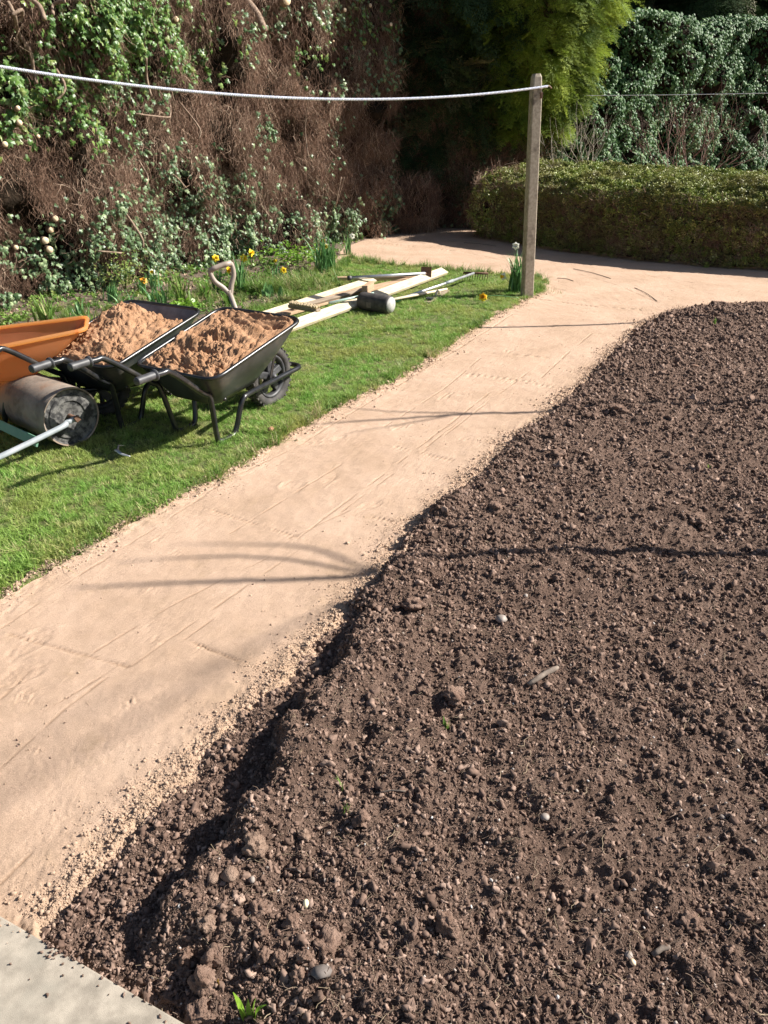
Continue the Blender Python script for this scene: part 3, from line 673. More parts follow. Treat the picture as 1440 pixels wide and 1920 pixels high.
class Wall:
    """an upright surface that follows a foot line; u in metres along it"""
    def __init__(s, line, lean=.0, bulge=.12, seed=1):
        s.A = np.array(line, float); s.L = np.hypot(*(s.A[1:] - s.A[:-1]).T); s.cum = np.concatenate([[0], np.cumsum(s.L)]); s.len = s.cum[-1]
        s.lean = lean; s.bulge = bulge; s.seed = seed
    def foot(s, u):
        u = np.asarray(u, float); x = np.interp(u, s.cum, s.A[:, 0]); y = np.interp(u, s.cum, s.A[:, 1])
        i = np.clip(np.searchsorted(s.cum, u, side='right') - 1, 0, len(s.L) - 1); t = (s.A[1:] - s.A[:-1])[i] / s.L[i][..., None]
        return x, y, np.stack([t[..., 1], -t[..., 0]], -1)       # outward normal: to the right of travel
    def depth(s, u, z): return s.bulge * (fbm(u * .9, z * .9, 3, s.seed) + .7 * fbm(u * 3.2, z * 2.6, 2, s.seed + 4)) - s.lean * z
    def top(s, x): return x
    def point(s, u, z, out=0.0):
        x, y, n = s.foot(u); d = s.depth(u, z) + out
        return np.stack([x + n[..., 0] * d, y + n[..., 1] * d, z + 0 * x], -1), n
    def core(s, name, h, mat, parent, back=.06, nu=90, nz=40, thick=.5, u0=0, u1=None):
        u1 = s.len if u1 is None else u1
        U, Z = np.meshgrid(np.linspace(u0, u1, nu), np.linspace(-.05, 1, nz)); hh = h(U) if callable(h) else h + 0 * U
        Zz = Z * hh; P, n = s.point(U, Zz, -back); 
        B = P.copy(); B[..., 0] -= n[..., 0] * thick; B[..., 1] -= n[..., 1] * thick
        V = np.concatenate([P.reshape(-1, 3), B.reshape(-1, 3)]); idx = np.arange(nu * nz).reshape(nz, nu); o_ = nu * nz
        q = [np.stack([idx[:-1, :-1], idx[:-1, 1:], idx[1:, 1:], idx[1:, :-1]], -1).reshape(-1, 4)]
        q.append(q[0][:, ::-1] + o_); t = idx[-1]; q.append(np.stack([t[:-1], t[1:], t[1:] + o_, t[:-1] + o_], 1))
        for c_ in (0, -1): e = idx[:, c_]; q.append(np.stack([e[:-1], e[1:], e[1:] + o_, e[:-1] + o_], 1))
        return link(name, np_mesh(name, V, np.concatenate(q), mat), parent)
    def hit(s, px, py):
        """u, z where the sight line through a picture point meets the wall"""
        d = np.array([(px - 720) / FPX, _c - (py - 960) / FPX * _s, -_s - (py - 960) / FPX * _c]); best = None
        for i in range(len(s.L)):
            a = s.A[i]; e = s.A[i + 1] - a; M_ = np.array([[d[0], -e[0]], [d[1], -e[1]]])
            try: k, t = np.linalg.solve(M_, a)
            except Exception: continue
            if k > 0 and -.05 <= t <= 1.05 and (best is None or k < best[2]): best = (s.cum[i] + t * s.L[i], CAM_H + d[2] * k, k)
        return best
def facing(n, tilt, spin, up=0.0):
    """euler that turns +Z (leaf face) to the wall normal with jitter and +Y hanging down"""
    out = np.zeros((len(n), 3)); az = np.arctan2(n[:, 1], n[:, 0])
    for i in range(len(n)):
        nn = Vector((n[i, 0], n[i, 1], up + tilt[i, 0])).normalized(); nn = (nn + Vector((-n[i, 1], n[i, 0], 0)) * tilt[i, 1]).normalized()
        z = nn; y = Vector((0, 0, -1)); y = (y - z * y.dot(z)); y = y.normalized() if y.length > 1e-3 else Vector((1, 0, 0)); x = y.cross(z)
        M_ = Matrix((x, y, z)).transposed() @ Matrix.Rotation(spin[i], 3, 'Z'); e = M_.to_euler(); out[i] = e
    return out
def wall_leaves(name, wall, U, Z, size, col, parent, out=.03, up=.35, jit=.5):
    n_ = len(U); P, nr = wall.point(U, Z, out + rng.uniform(-.05, .05, n_))
    return scatter(name, P, facing(nr, rng.normal(0, jit, (n_, 2)), rng.normal(0, .6, n_), up), size, col, parent)

# ------------------------------------------------------------------ tall hedge, left
hedge = Wall(HEDGE, lean=.02, bulge=.28, seed=3)
H_h = empty('tall_hedge', (-2.5, 9, 0), 0, 'tall clipped-back hedge of dead brown twigs overgrown with ivy behind the flower bed', 'hedge')
inv = Matrix.Translation((2.5, -9, 0))
def at_parent(o, par_loc): o.location = -Vector(par_loc); return o
HP = (-2.5, 9, 0)
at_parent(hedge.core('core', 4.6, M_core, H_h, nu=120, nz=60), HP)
nt = 13000
U = rng.uniform(0, hedge.len, nt); Z = rng.uniform(.1, 4.5, nt)
vis = Z < 3.7 
U, Z = U[vis], Z[vis]; P, nr = hedge.point(U, Z, .0); n_ = len(U)
vert = (U > 4.2) | (fbm(U * .8, Z * .8, 2, 9) > .15)
gap = (fbm(U * 1.9, Z * 1.6, 3, 17) > np.where(U > 4.5, -.36, -.24)) & (fbm(U * 6, Z * 4, 2, 27) > -.30)
az = np.arctan2(nr[:, 1], nr[:, 0]) - np.pi / 2
R = np.stack([rng.normal(0, .15, n_), rng.normal(0, .25, n_), az + rng.normal(0, .35, n_)], 1)
for nm, k, col in (('hanging_twigs', vert & gap, twig_v), ('tangled_twigs', ~vert & gap, twig_t)):
    at_parent(scatter(nm, P[k], R[k], rng.uniform(.7, 1.25, k.sum()), col, H_h), HP)
# ivy in patches (picture spots -> places on the hedge)
PATCH = [(230, 60, 130, 90, 2.6, 1), (180, 30, 90, 60, 2.2, 1), (130, 170, 110, 60, 1.0, 1), (60, 210, 80, 60, 1.2, 1), (20, 130, 50, 60, 1, 1), (370, 110, 60, 40, .8, 1), (230, 165, 45, 35, 1.3, 0),
         (480, 245, 26, 30, 1.8, 0), (330, 310, 60, 40, 1.0, 0), (250, 290, 70, 50, .8, 0), (190, 400, 60, 40, 1.4, 0), (330, 400, 110, 50, 1.1, 0), (420, 370, 80, 60, 1.0, 0),
         (620, 245, 25, 30, 1.2, 0), (600, 310, 20, 20, .7, 0), (700, 130, 60, 50, 1.2, 0), (760, 80, 50, 60, 1.4, 0), (600, 20, 90, 40, 1.6, 0), (680, 40, 60, 50, 1.0, 1), (660, 170, 60, 20, 1.2, 0), (570, 100, 40, 40, .8, 1),
         (450, 60, 40, 60, .6, 0), (520, 50, 30, 30, 1.2, 0), (160, 250, 60, 40, .6, 1), (280, 180, 60, 40, .5, 0), (500, 420, 80, 30, 1.4, 0), (420, 440, 70, 30, 1.4, 0), (320, 440, 90, 30, 1.4, 0),
         (210, 460, 90, 40, 1.2, 0), (640, 400, 60, 25, 1.1, 0), (590, 430, 70, 25, 1.3, 0), (700, 410, 30, 25, 1.0, 0), (470, 300, 90, 80, .15, 0), (300, 350, 120, 60, .35, 0), (60, 470, 60, 30, .6, 0), (740, 330, 30, 60, .5, 0)]
UL = [[], []]; ZL = [[], []]
for px, py, rx, ry, dn, br in PATCH:
    nn = int(rx * ry * dn * .036)
    for _ in range(nn):
        a = random.gauss(0, .55); b = random.gauss(0, .55)
        h = hedge.hit(px + rx * a, py + ry * b)
        if h and h[1] > 0: UL[br].append(h[0]); ZL[br].append(h[1])
nb = 5200; ub = rng.uniform(0, hedge.len, nb); zb = np.abs(rng.normal(.0, .30, nb)) + .02
kb = (fbm(ub * 1.4, zb * 2, 2, 5) > -.25); UL[0] += list(ub[kb]); ZL[0] += list(zb[kb])
kb2 = 350; UL[1] += list(rng.uniform(0, hedge.len, kb2)); ZL[1] += list(rng.uniform(2.5, 4.4, kb2))
# individually built leaves: the largest in view (top left patch), then the mass
for br, col, nm in ((0, ivy_col, 'ivy_leaves'), (1, ivyb_col, 'young_ivy_leaves')):
    u_ = np.array(UL[br]); z_ = np.array(ZL[br])
    if br == 1:
        P_, nr_ = hedge.point(u_, z_, .10); dist = np.hypot(P_[:, 0], P_[:, 1]); sel = np.argsort(dist)[:240]; sel = sel[z_[sel] < 3.2]
        eu = facing(nr_[sel], rng.normal(0, .4, (len(sel), 2)), rng.normal(0, .5, len(sel)), .35)
        big = [ivy_leaf_mesh('ivy_leaf', M_ivy_b, .1 + .1 * i) for i in range(3)]
        for j, s_ in enumerate(sel):
            o = link('ivy_leaf', big[j % 3], H_h, P_[s_] - np.array(HP), tuple(eu[j])); q = random.uniform(.06, .095); o.scale = (q, q, q)
        m_ = np.ones(len(u_), bool); m_[sel] = False; u_, z_ = u_[m_], z_[m_]
    at_parent(wall_leaves(nm, hedge, u_, z_, rng.uniform(.036, .070, len(u_)) * (1.1 if br else 1.0), col, H_h, out=.15), HP)
# bare vine stems and cut stubs
def hp(px, py, out=.1):
    h = hedge.hit(px, py); p, _ = hedge.point(np.array([h[0]]), np.array([h[1]]), out); return Vector(p[0]) - Vector(HP)
for pts, r in (([(12, 5), (18, 30), (40, 60), (60, 95), (72, 130), (76, 158)], .012), ([(12, 30), (30, 20), (36, 35), (25, 45)], .010), ([(48, 0), (58, 15), (60, 40)], .014), ([(80, 30), (90, 10), (100, 5)], .010),
               ([(250, 110), (262, 145), (264, 180)], .008), ([(108, 130), (112, 165), (96, 192)], .009), ([(235, 213), (290, 220), (302, 215), (305, 198)], .006), ([(220, 395), (228, 440), (231, 460)], .008), ([(150, 465), (190, 468)], .006),
               ([(555, 170), (558, 240), (560, 300)], .005), ([(607, 330), (604, 385)], .006), ([(613, 330), (610, 380)], .006), ([(340, 190), (346, 240), (344, 260)], .006), ([(470, 0), (474, 30), (478, 60)], .03),
               ([(250, 300), (262, 330), (250, 345)], .006), ([(330, 350), (300, 330), (285, 320)], .006), ([(145, 240), (160, 280)], .006)):
    MB().tube(smooth_path([hp(*p, .2) for p in pts], 4), r * 1.6, 6).build('vine_stem', M_bark, H_h)
def stub(px, py, r, L_=.10, dirv=(.55, -.8, .1)):
    r *= 1.45; p = hp(px, py, .12); d = Vector(dirv).normalized(); mb = MB()
    mb.tube([p, p + d * L_ * .6, p + d * L_], [r, r * .95, r * .9], 10, 0, caps=False)
    mb.tube([p + d * (L_ - .004), p + d * L_], [r * .9, r * .86], 10, 1, caps=True)
    mb.build('cut_stub', [M_bark, M_cut], H_h)
for q in ((93, 409, .022), (92, 431, .022), (76, 450, .026), (86, 467, .026), (33, 465, .018), (28, 232, .02), (22, 205, .016), (4, 272, .02), (83, 258, .014), (331, 39, .022), (514, 6, .04), (637, 22, .018), (706, 50, .018), (697, 12, .02), (614, 80, .01)):
    stub(*q)
# hanging hollow bundle at the end of the hedge
end_line = [(.02, 12.55), (.45, 12.75), (.55, 13.3)]
E_w = Wall(end_line, bulge=.08, seed=8)

# ------------------------------------------------------------------ shaded back hedge in the corner
BK = [(.0, 13.3), (1.2, 13.25), (1.9, 13.15), (2.35, 13.1)]
backw = Wall(BK, bulge=.2, seed=6)
Bp = (1.5, 13.5, 0)
Bh = empty('back_hedge', Bp, 0, 'dark shaded hedge closing off the far corner of the garden', 'hedge')
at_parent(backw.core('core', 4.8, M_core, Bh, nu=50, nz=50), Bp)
U = rng.uniform(0, backw.len, 3200); Z = rng.uniform(.05, 4.6, 3200); P, nr = backw.point(U, Z, 0); az = np.arctan2(nr[:, 1], nr[:, 0]) - np.pi / 2
at_parent(scatter('hanging_twigs', P, np.stack([rng.normal(0, .2, len(U)), rng.normal(0, .3, len(U)), az], 1), rng.uniform(.8, 1.4, len(U)), twig_v, Bh), Bp)
U = rng.uniform(0, backw.len, 2600); Z = rng.uniform(.05, 4.6, 2600); k = fbm(U, Z, 3, 4) > -.1
at_parent(wall_leaves('ivy_leaves', backw, U[k], Z[k], rng.uniform(.05, .1, k.sum()), ivy_col, Bh), Bp)

# low twiggy mound of dead stems at the hedge foot
def mound(name, loc, rx, ry, h, label, cat, twigs=None, leaves=None, nt=200, nl=200, ls=(.03, .05), tw_s=(.8, 1.3), core=True, cmat=None):
    t = empty(name, loc, 0, label, cat)
    if core:
        bm = blob(1, 3, .3, hash(name) % 7 * 0 + 2); [setattr(v, 'co', Vector((v.co.x * rx * .8, v.co.y * ry * .8, max(v.co.z, -.2) * h * .5 + h * .42))) for v in bm.verts]
        me = bpy.data.meshes.new('core'); bm.to_mesh(me); bm.free(); me.materials.append(cmat or M_core); link('core', me, t)
    def pts(n):
        th = rng.uniform(0, 6.28, n); v = rng.uniform(-.75, 1, n); r_ = np.sqrt(1 - np.clip(v, -1, 1) ** 2) * rng.uniform(.75, 1.1, n)
        return np.stack([np.cos(th) * r_ * rx, np.sin(th) * r_ * ry, h * .48 + v * h * .52], 1), th
    if twigs: p, th = pts(nt); scatter('twigs', p, np.stack([rng.normal(0, .3, nt), rng.normal(0, .3, nt), th - np.pi / 2], 1), rng.uniform(*tw_s, nt), twigs, t)
    if leaves: p, th = pts(nl); scatter('leaves', p, np.stack([rng.normal(1.0, .5, nl), rng.normal(0, .5, nl), th + np.pi / 2], 1), rng.uniform(*ls, nl), leaves, t)
    return t
mound('dead_bush', (.45, 12.75, 0), .32, .3, .72, 'rounded clump of dead brown stems at the far end of the tall hedge', 'bush', twig_v, None, 220)

# ------------------------------------------------------------------ box hedge
boxw = Wall(BOX_BASE[::-1], bulge=.03, seed=5)          # travel from right to left so that the face looks at the path
boxw = Wall(BOX_BASE, bulge=.05, seed=5)
Xb = (3.2, 10.5, 0)
bxh = empty('box_hedge', Xb, 0, 'low clipped box hedge with sunlit olive green top and shaded brown face', 'hedge')
def box_prof(s_):
    """s_ 0..1 from the foot of the front, over the top, to the back edge -> (back offset, height)"""
    a = np.interp(s_, [0, .08, .42, .52, .66, .85, .95, 1], [.03, .0, .02, .10, .35, 1.0, 1.12, 1.15]); b = np.interp(s_, [0, .08, .42, .52, .66, .85, .95, 1], [0, .1, .66, .76, .86, .98, .97, .7]); return a, b
def box_pt(U, s_, out=0.0):
    x, y, n = boxw.foot(U); a, b = box_prof(s_); wv = .05 * fbm(U * 1.5, s_ * 5, 3, 7) + .02 * fbm(U * 6, s_ * 20, 2, 8)
    a2, b2 = box_prof(np.clip(s_ + .02, 0, 1)); ta, tb = a2 - a + 1e-6, b2 - b; L_ = np.hypot(ta, tb); na, nb_ = -tb / L_, ta / L_
    dd = a + na * (wv + out); hh = b + nb_ * (wv + out); return np.stack([x - n[..., 0] * dd, y - n[..., 1] * dd, hh], -1), n
# the foot line runs left->right, its right-hand side faces the path
U, s_ = np.meshgrid(np.linspace(0, boxw.len, 120), np.linspace(0, 1, 60)); P, _ = box_pt(U, s_, -.06)
idx = np.arange(U.size).reshape(U.shape); q = np.stack([idx[:-1, :-1], idx[:-1, 1:], idx[1:, 1:], idx[1:, :-1]], -1).reshape(-1, 4)
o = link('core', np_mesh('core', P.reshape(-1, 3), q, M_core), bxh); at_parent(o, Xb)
boxc = variants('box_cluster', [small_leaf_cluster(i, M_box, 22, .045, .022, facing_up=True) for i in range(8)])
nb = 26000; U = rng.uniform(0, boxw.len, nb); s_ = np.concatenate([rng.uniform(.02, .45, nb // 5), rng.uniform(.42, 1, nb - nb // 5)])
P, _ = box_pt(U, s_, rng.uniform(-.05, .03, nb))
at_parent(scatter('leaves', P, np.stack([rng.normal(0, .3, nb), rng.normal(.25, .3, nb), rng.uniform(0, 6.28, nb) * .15], 1), rng.uniform(.6, 1.1, nb), boxc, bxh), Xb)
nb = 900; U = rng.uniform(0, boxw.len, nb); s_ = rng.uniform(.03, .48, nb); P, n = box_pt(U, s_, -.02)
at_parent(scatter('twigs', P, np.stack([rng.normal(0, .4, nb), rng.normal(0, .4, nb) + 3.14, np.arctan2(n[:, 1], n[:, 0]) - np.pi / 2], 1), rng.uniform(.5, .9, nb), twig_t, bxh), Xb)

# ------------------------------------------------------------------ ivy covered wall at the back right
IV = [(1.9, 13.25), (4.2, 14.6), (6.2, 16.0), (8.5, 17.5), (11, 18.6)]
ivw = Wall(IV, lean=.14, bulge=.38, seed=11); Ip = (6, 16, 0)
ivh = empty('ivy_hedge', Ip, 0, 'high bank of glossy blue-green ivy rising behind the low box hedge', 'hedge')
ivtop = lambda U: 2.35 + .35 * fbm(U * .7, U * 0 + 2, 2, 3) + .45 * np.sin(np.clip((U - .5) / 5, 0, 1) * 2.2) + .05 * U
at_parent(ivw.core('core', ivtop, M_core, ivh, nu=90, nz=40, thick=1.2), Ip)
ni = 38000; U = rng.uniform(0, ivw.len, ni); Z = rng.uniform(.7, 1.02, ni) ** .8 * rng.uniform(.25, 1, ni) ** .35 * ivtop(U)
Z = rng.uniform(.22, 1.03, ni) * ivtop(U)
kk = fbm(U * 1.8, Z * 1.8, 3, 33) > -.62; U, Z = U[kk], Z[kk]; ni = len(U)
at_parent(wall_leaves('ivy_leaves', ivw, U, Z, rng.uniform(.04, .072, ni), ivyf_col, ivh, out=.06, up=.45, jit=.55), Ip)
# leaves over its rounded top
nt_ = 6000; U = rng.uniform(0, ivw.len, nt_); bk = rng.uniform(0, 1.2, nt_); P, nr = ivw.point(U, ivtop(U), 0)
P[:, 0] -= nr[:, 0] * bk; P[:, 1] -= nr[:, 1] * bk; P[:, 2] += .08 * np.sin(bk * 2.6) + rng.uniform(0, .1, nt_)
at_parent(scatter('top_leaves', P, facing(nr, rng.normal(0, .5, (nt_, 2)), rng.normal(0, 1, nt_), 1.2), rng.uniform(.05, .09, nt_), ivyf_col, ivh), Ip)

# bare shrub in front of the ivy, between it and the box hedge
def branching(mb, p, d, L_, r, depth, g, up=.1, spread=.5, seg=4, mi=0):
    pts = [p.copy()]; rs = [r]; q = p.copy(); dd = d.normalized()
    for i in range(4):
        dd = (dd + Vector((g.normal(0, .12), g.normal(0, .12), g.normal(0, .08) + up * .1))).normalized(); q = q + dd * L_ / 4; pts.append(q.copy()); rs.append(r * (1 - .11 * (i + 1)))
    mb.tube(pts, rs, seg, mi, caps=False)
    if depth <= 0: return
    for k in range(int(g.integers(2, 4))):
        t = g.uniform(.4, 1); b = pts[min(4, int(t * 4) + 1 if t < 1 else 4)]
        nd = (dd + Vector((g.normal(0, spread), g.normal(0, spread), g.normal(0, spread * .5) + up))).normalized()
        branching(mb, b, nd, L_ * g.uniform(.6, .85), r * .62, depth - 1, g, up, spread, seg, mi)
def bare_shrub(loc, label, n, L_, r, depth, seed, mat, lean=.5):
    t = empty('bare_shrub', loc, 0, label, 'shrub'); mb = MB(); g = np.random.default_rng(seed)
    for k in range(n):
        a = g.uniform(0, 6.28); branching(mb, Vector((.06 * math.cos(a), .06 * math.sin(a), 0)), Vector((math.cos(a) * lean, math.sin(a) * lean, 1)), L_, r, depth, g, .15, .45, 3)
    mb.build('stems', mat, t); return t
M_redtwig = surf('reddish_twigs', (.16, .075, .06), (.30, .17, .13), 20, .7, .2, 60, .002)
M_greytwig = surf('pale_twigs', (.28, .24, .19), (.46, .40, .32), 20, .7, .2, 60, .002)
bare_shrub((4.15, 12.0, 0), 'leafless reddish-brown shrub in front of the ivy bank', 8, .80, .007, 4, 4, M_redtwig, .35)
bare_shrub((5.6, 11.4, 0), 'leafless grey twiggy shrub by the ivy bank near the right edge', 5, .8, .006, 3, 9, M_greytwig, .3)
bare_shrub((2.75, 12.65, 0), 'pale bare stems standing under the golden conifer', 7, .75, .008, 3, 13, M_greytwig, .35)
redc = variants('red_cluster', [small_leaf_cluster(60 + i, M_red, 22, .08, .05) for i in range(3)])
rb = empty('red_shrub', (5.75, 10.9, 0), 0, 'small red-leaved shrub top showing over the box hedge', 'shrub')
mb = MB(); g = np.random.default_rng(3)
for k in range(4): branching(mb, Vector((0, 0, 0)), Vector((g.normal(0, .2), g.normal(0, .2), 1)), .75, .008, 1, g, .1, .3, 4)
mb.build('stems', M_redtwig, rb); n_ = 60; p = rng.normal(0, .09, (n_, 3)) + (0, 0, 1.2); scatter('leaves', p, rand_euler(n_), rng.uniform(.6, 1.1, n_), redc, rb)

# variegated scruffy shrub at the left end of the box hedge
lit_c = variants('lit_cluster', [small_leaf_cluster(80 + i, M_box, 16, .06, .035) for i in range(5)])
mound('scruffy_shrub', (1.75, 12.1, 0), .48, .40, .92, 'scruffy untrimmed shrub at the left end of the box hedge', 'shrub', twig_t, lit_c, 130, 1000, (.6, 1.1))
weedc = variants('weed_cluster', [small_leaf_cluster(90 + i, M_weed, 12, .04, .03) for i in range(4)])
P = np.array([[*gnd(x, y), .03] for x, y in [(1170, 478), (1180, 482), (1255, 490), (1262, 484), (1330, 492), (1336, 488), (1375, 497), (1400, 498), (1220, 487), (1300, 492), (1110, 470), (1415, 500)]])
P = np.repeat(P, 5, 0) + rng.normal(0, .03, (60, 3)); P[:, 2] = np.abs(P[:, 2]) + .02
tag(scatter('weeds', P, rand_euler(60), rng.uniform(.5, 1, 60), weedc), 'small green weeds growing along the foot of the box hedge')

# ------------------------------------------------------------------ conifers and dark trees
def conifer_spray(i, mat, L_=.34, name='spray'):
    """flat, feathery, drooping spray along +Y"""
    g = np.random.default_rng(700 + i); V = []; Fq = []
    def bit(p, d, s_, w):
        sd = np.cross(d, (0, 0, 1.)); sd /= np.linalg.norm(sd) + 1e-9; k = len(V); V.extend([p - sd * w * .4, p + sd * w * .4, p + d * s_ + sd * w, p + d * s_ * 1.5, p + d * s_ - sd * w]); Fq.append((k, k + 1, k + 2, k + 3, k + 4))
    for t in np.linspace(.05, 1, 11):
        base = np.array([0, L_ * t, -.10 * L_ * t * t * 3])
        for sgn in (-1, 1):
            ln = L_ * .42 * (1.1 - t) + .03; a = sgn * (.75 + g.normal(0, .12)); d = np.array([math.sin(a), math.cos(a), g.normal(-.1, .15)]); d /= np.linalg.norm(d)
            for q in np.arange(0, ln, .022):
                for s2 in (-1, 1):
                    aa = a + s2 * .6 + g.normal(0, .1); dd = np.array([math.sin(aa), math.cos(aa), g.normal(-.1, .3)]); dd /= np.linalg.norm(dd); bit(base + d * q, dd, .018, .0045)
    return np_mesh(name, V, Fq, mat, False)
spray_g = variants('golden_spray', [conifer_spray(i, M_conifer) for i in range(4)])
spray_d = variants('dark_spray', [conifer_spray(10 + i, M_dark) for i in range(3)])
def conifer(name, loc, prof, n, col, label, sc=(1, 1.5), trunk_r=.12, cut=None, coremat=None, drop=.35):
    """prof: (height, radius) of a ragged column of drooping sprays round a trunk with limbs"""
    t = empty(name, loc, 0, label, 'tree'); hs = [p[0] for p in prof]; rs = [p[1] for p in prof]; top = hs[-1]
    MB().tube([(0, 0, 0), (.03, 0, top * .5), (0, .03, top)], [trunk_r, trunk_r * .7, .02], 8).build('trunk', M_bark, t)
    mb = MB(); g = np.random.default_rng(len(label))
    for k in range(46):
        h = g.uniform(hs[0], top * .96); a = g.uniform(0, 6.28); r_ = np.interp(h, hs, rs) * .85; mb.tube([(0, 0, h), (math.cos(a) * r_ * .5, math.sin(a) * r_ * .5, h + .06), (math.cos(a) * r_, math.sin(a) * r_, h - .05)], [.025, .015, .006], 4, caps=False)
    mb.build('limbs', M_bark, t)['kind'] = 'stuff'
    h = rng.uniform(hs[0], top, n); a = rng.uniform(0, 6.28, n); rr = np.interp(h, hs, rs) * (1 + .28 * fbm(a * 1.3, h * 1.1, 3, 5)) * rng.uniform(.35, 1, n) ** .45
    p = np.stack([np.cos(a) * rr, np.sin(a) * rr, h], 1)
    R = np.stack([rng.normal(-drop, .3, n), rng.normal(0, .5, n), a - np.pi / 2 + rng.normal(0, .4, n)], 1)
    o = scatter('crown', p, R, rng.uniform(*sc, n), col, t); return t
conifer('golden_conifer', (2.12, 13.4, 0), [(1.4, .5), (1.9, .75), (2.5, 1.0), (3.2, 1.15), (4.5, 1.25), (6, 1.0), (7, .3)], 6000, spray_g, 'golden green conifer with feathery drooping sprays behind the concrete post', (.7, 1.15))
conifer('dark_conifer', (11.5, 23.5, 0), [(2.0, 1.8), (3.4, 2.8), (7, 2.8), (10, .6)], 4200, spray_d, 'dark shaded conifer rising behind the ivy bank at the top right', (1.4, 2.4))
conifer('dark_conifer', (6.2, 21.5, 0), [(2.0, 1.6), (3.4, 2.5), (6, 2.6), (9, .6)], 4200, spray_d, 'dark shaded conifer between the golden conifer and the top right corner', (1.4, 2.4))
conifer('evergreen_tree', (.9, 14.6, 0), [(.6, 1.2), (2, 1.8), (5, 2.0), (7, .6)], 4200, spray_d, 'dark evergreen tree overhanging the far corner behind the hedges', (1.2, 2.0))
mb = MB(); g = np.random.default_rng(5)
# belt of trees closing the view
for (x, y, lab) in ((-3.5, 15, 'dark tree standing behind the tall hedge'), (18.5, 31, 'dark tree far behind the ivy bank beyond the right edge')):
    conifer('dark_tree', (x, y, 0), [(1.0, 1.5), (3, 2.4), (7, 2.2), (9, .6)], 1500, spray_d, lab, (2, 3.2))
me = np_mesh('tree_belt', *(lambda U_, V_: (np.stack([(U_ * 60 - 22), 27.5 + 1.5 * fbm(U_ * 14, V_ * 4, 3, 2) + 0 * U_, V_ * 12 + V_ * fbm(U_ * 20, V_ * 0, 2, 9)], -1).reshape(-1, 3),
    (lambda i_: np.stack([i_[:-1, :-1], i_[:-1, 1:], i_[1:, 1:], i_[1:, :-1]], -1).reshape(-1, 4))(np.arange(U_.size).reshape(U_.shape))))(*np.meshgrid(np.linspace(0, 1, 120), np.linspace(0, 1, 30))), M_core)
belt = link('tree_belt', me); tag(belt, 'far dark belt of trees beyond the garden', kind='stuff')
n_ = 5000; U = rng.uniform(0, 1, n_); V_ = rng.uniform(.15, 1, n_)
p = np.stack([U * 60 - 22, 27.3 + 1.5 * fbm(U * 14, V_ * 4, 3, 2) - rng.uniform(0, .4, n_), V_ * 12], 1)
scatter('belt_leaves', p, np.stack([rng.normal(0, .4, n_), rng.normal(0, .5, n_), rng.normal(3.14, .7, n_)], 1), rng.uniform(2, 3.5, n_), spray_d, belt)
#==END_SETTING==
# ------------------------------------------------------------------ concrete post, lines
pb = gnd(993, 560, 0); pz = .0
post = empty('washing_line_post', (pb[0] - .02, pb[1] + .05, 0), math.radians(20), 'tall square weathered concrete washing line post at the corner of the lawn', 'post')
mb = MB()
def sq_tube(mb, secs, mi=0):
    V = []; Fs = []
    for (z, w, c) in secs:
        for sx, sy in ((-1, -1), (1, -1), (1, 1), (-1, 1)):
            for ox, oy in (((w - c) * sx, w * sy), (w * sx, (w - c) * sy)) if sx * sy > 0 else ((w * sx, (w - c) * sy), ((w - c) * sx, w * sy)): V.append((ox, oy, z))
    n = 8
    # order the eight corner points by angle
    out = []
    for i in range(len(secs)):
        ring = V[i * 8:(i + 1) * 8]; ring.sort(key=lambda p: math.atan2(p[1], p[0])); out += ring
    for i in range(len(secs) - 1):
        for k in range(8): Fs.append((i * 8 + k, i * 8 + (k + 1) % 8, (i + 1) * 8 + (k + 1) % 8, (i + 1) * 8 + k))
    Fs.append(tuple((len(secs) - 1) * 8 + k for k in range(8))); mb.add(out, Fs, mi, False)
sq_tube(mb, [(-.1, .051, .008)] + [(z, .051 - .006 * z / 1.9, .008) for z in np.linspace(0, 1.80, 7)] + [(1.86, .043, .01), (1.935, .040, .012), (1.96, .030, .012)])
mb.build('shaft', M_post, post)
M_wire = surf('rusty_wire_hook', (.18, .09, .05), (.35, .26, .2), 40, .7, .2, 80, .001)
mb = MB(); mb.tube([(-.06, -.005, 1.84), (.0, -.062, 1.845), (.06, -.02, 1.85), (.13, .0, 1.86), (.15, 0, 1.84)], .006, 6); mb.build('line_hook', M_wire, post)
mb = MB(); mb.box((.025, .014, .05), (.03, -.058, 1.79), bev=.003); mb.build('cleat', M_rust, post)
post.rotation_euler = (math.radians(.3), math.radians(-2.6), math.radians(13))
def twisted(name, pts, r, mats, label, cat):
    P_ = [Vector(p) for p in pts]; mb = MB(); n = len(P_)
    t = (P_[-1] - P_[0]).normalized(); a = t.cross(Vector((0, 0, 1))).normalized(); b = t.cross(a)
    cum = [0]
    for i in range(n - 1): cum.append(cum[-1] + (P_[i + 1] - P_[i]).length)
    for s_ in range(2):
        q = [P_[i] + (a * math.cos(cum[i] / .014 * 3.14159 + s_ * 3.1416) + b * math.sin(cum[i] / .014 * 3.14159 + s_ * 3.1416)) * r * .55 for i in range(n)]
        mb.tube(q, r * .62, 5, s_)
    o = mb.build(name, mats); return tag(o, label, cat)
def sagged(p0, p1, sag, n):
    p0 = Vector(p0); p1 = Vector(p1); return [p0.lerp(p1, i / n) - Vector((0, 0, sag * 4 * (i / n) * (1 - i / n))) for i in range(n + 1)]
M_ropeb = surf('bluish_line_strand', (.60, .64, .80), (.76, .78, .86), 60, .5, .2, 200, .002)
twisted('washing_line', sagged((pb[0] - .0, pb[1] + .0, 1.86), (-3.55, 4.78, 2.14), .237, 1400), .0095, [M_rope, M_ropeb], 'slack twisted white washing line strung from the concrete post across the lawn', 'rope')
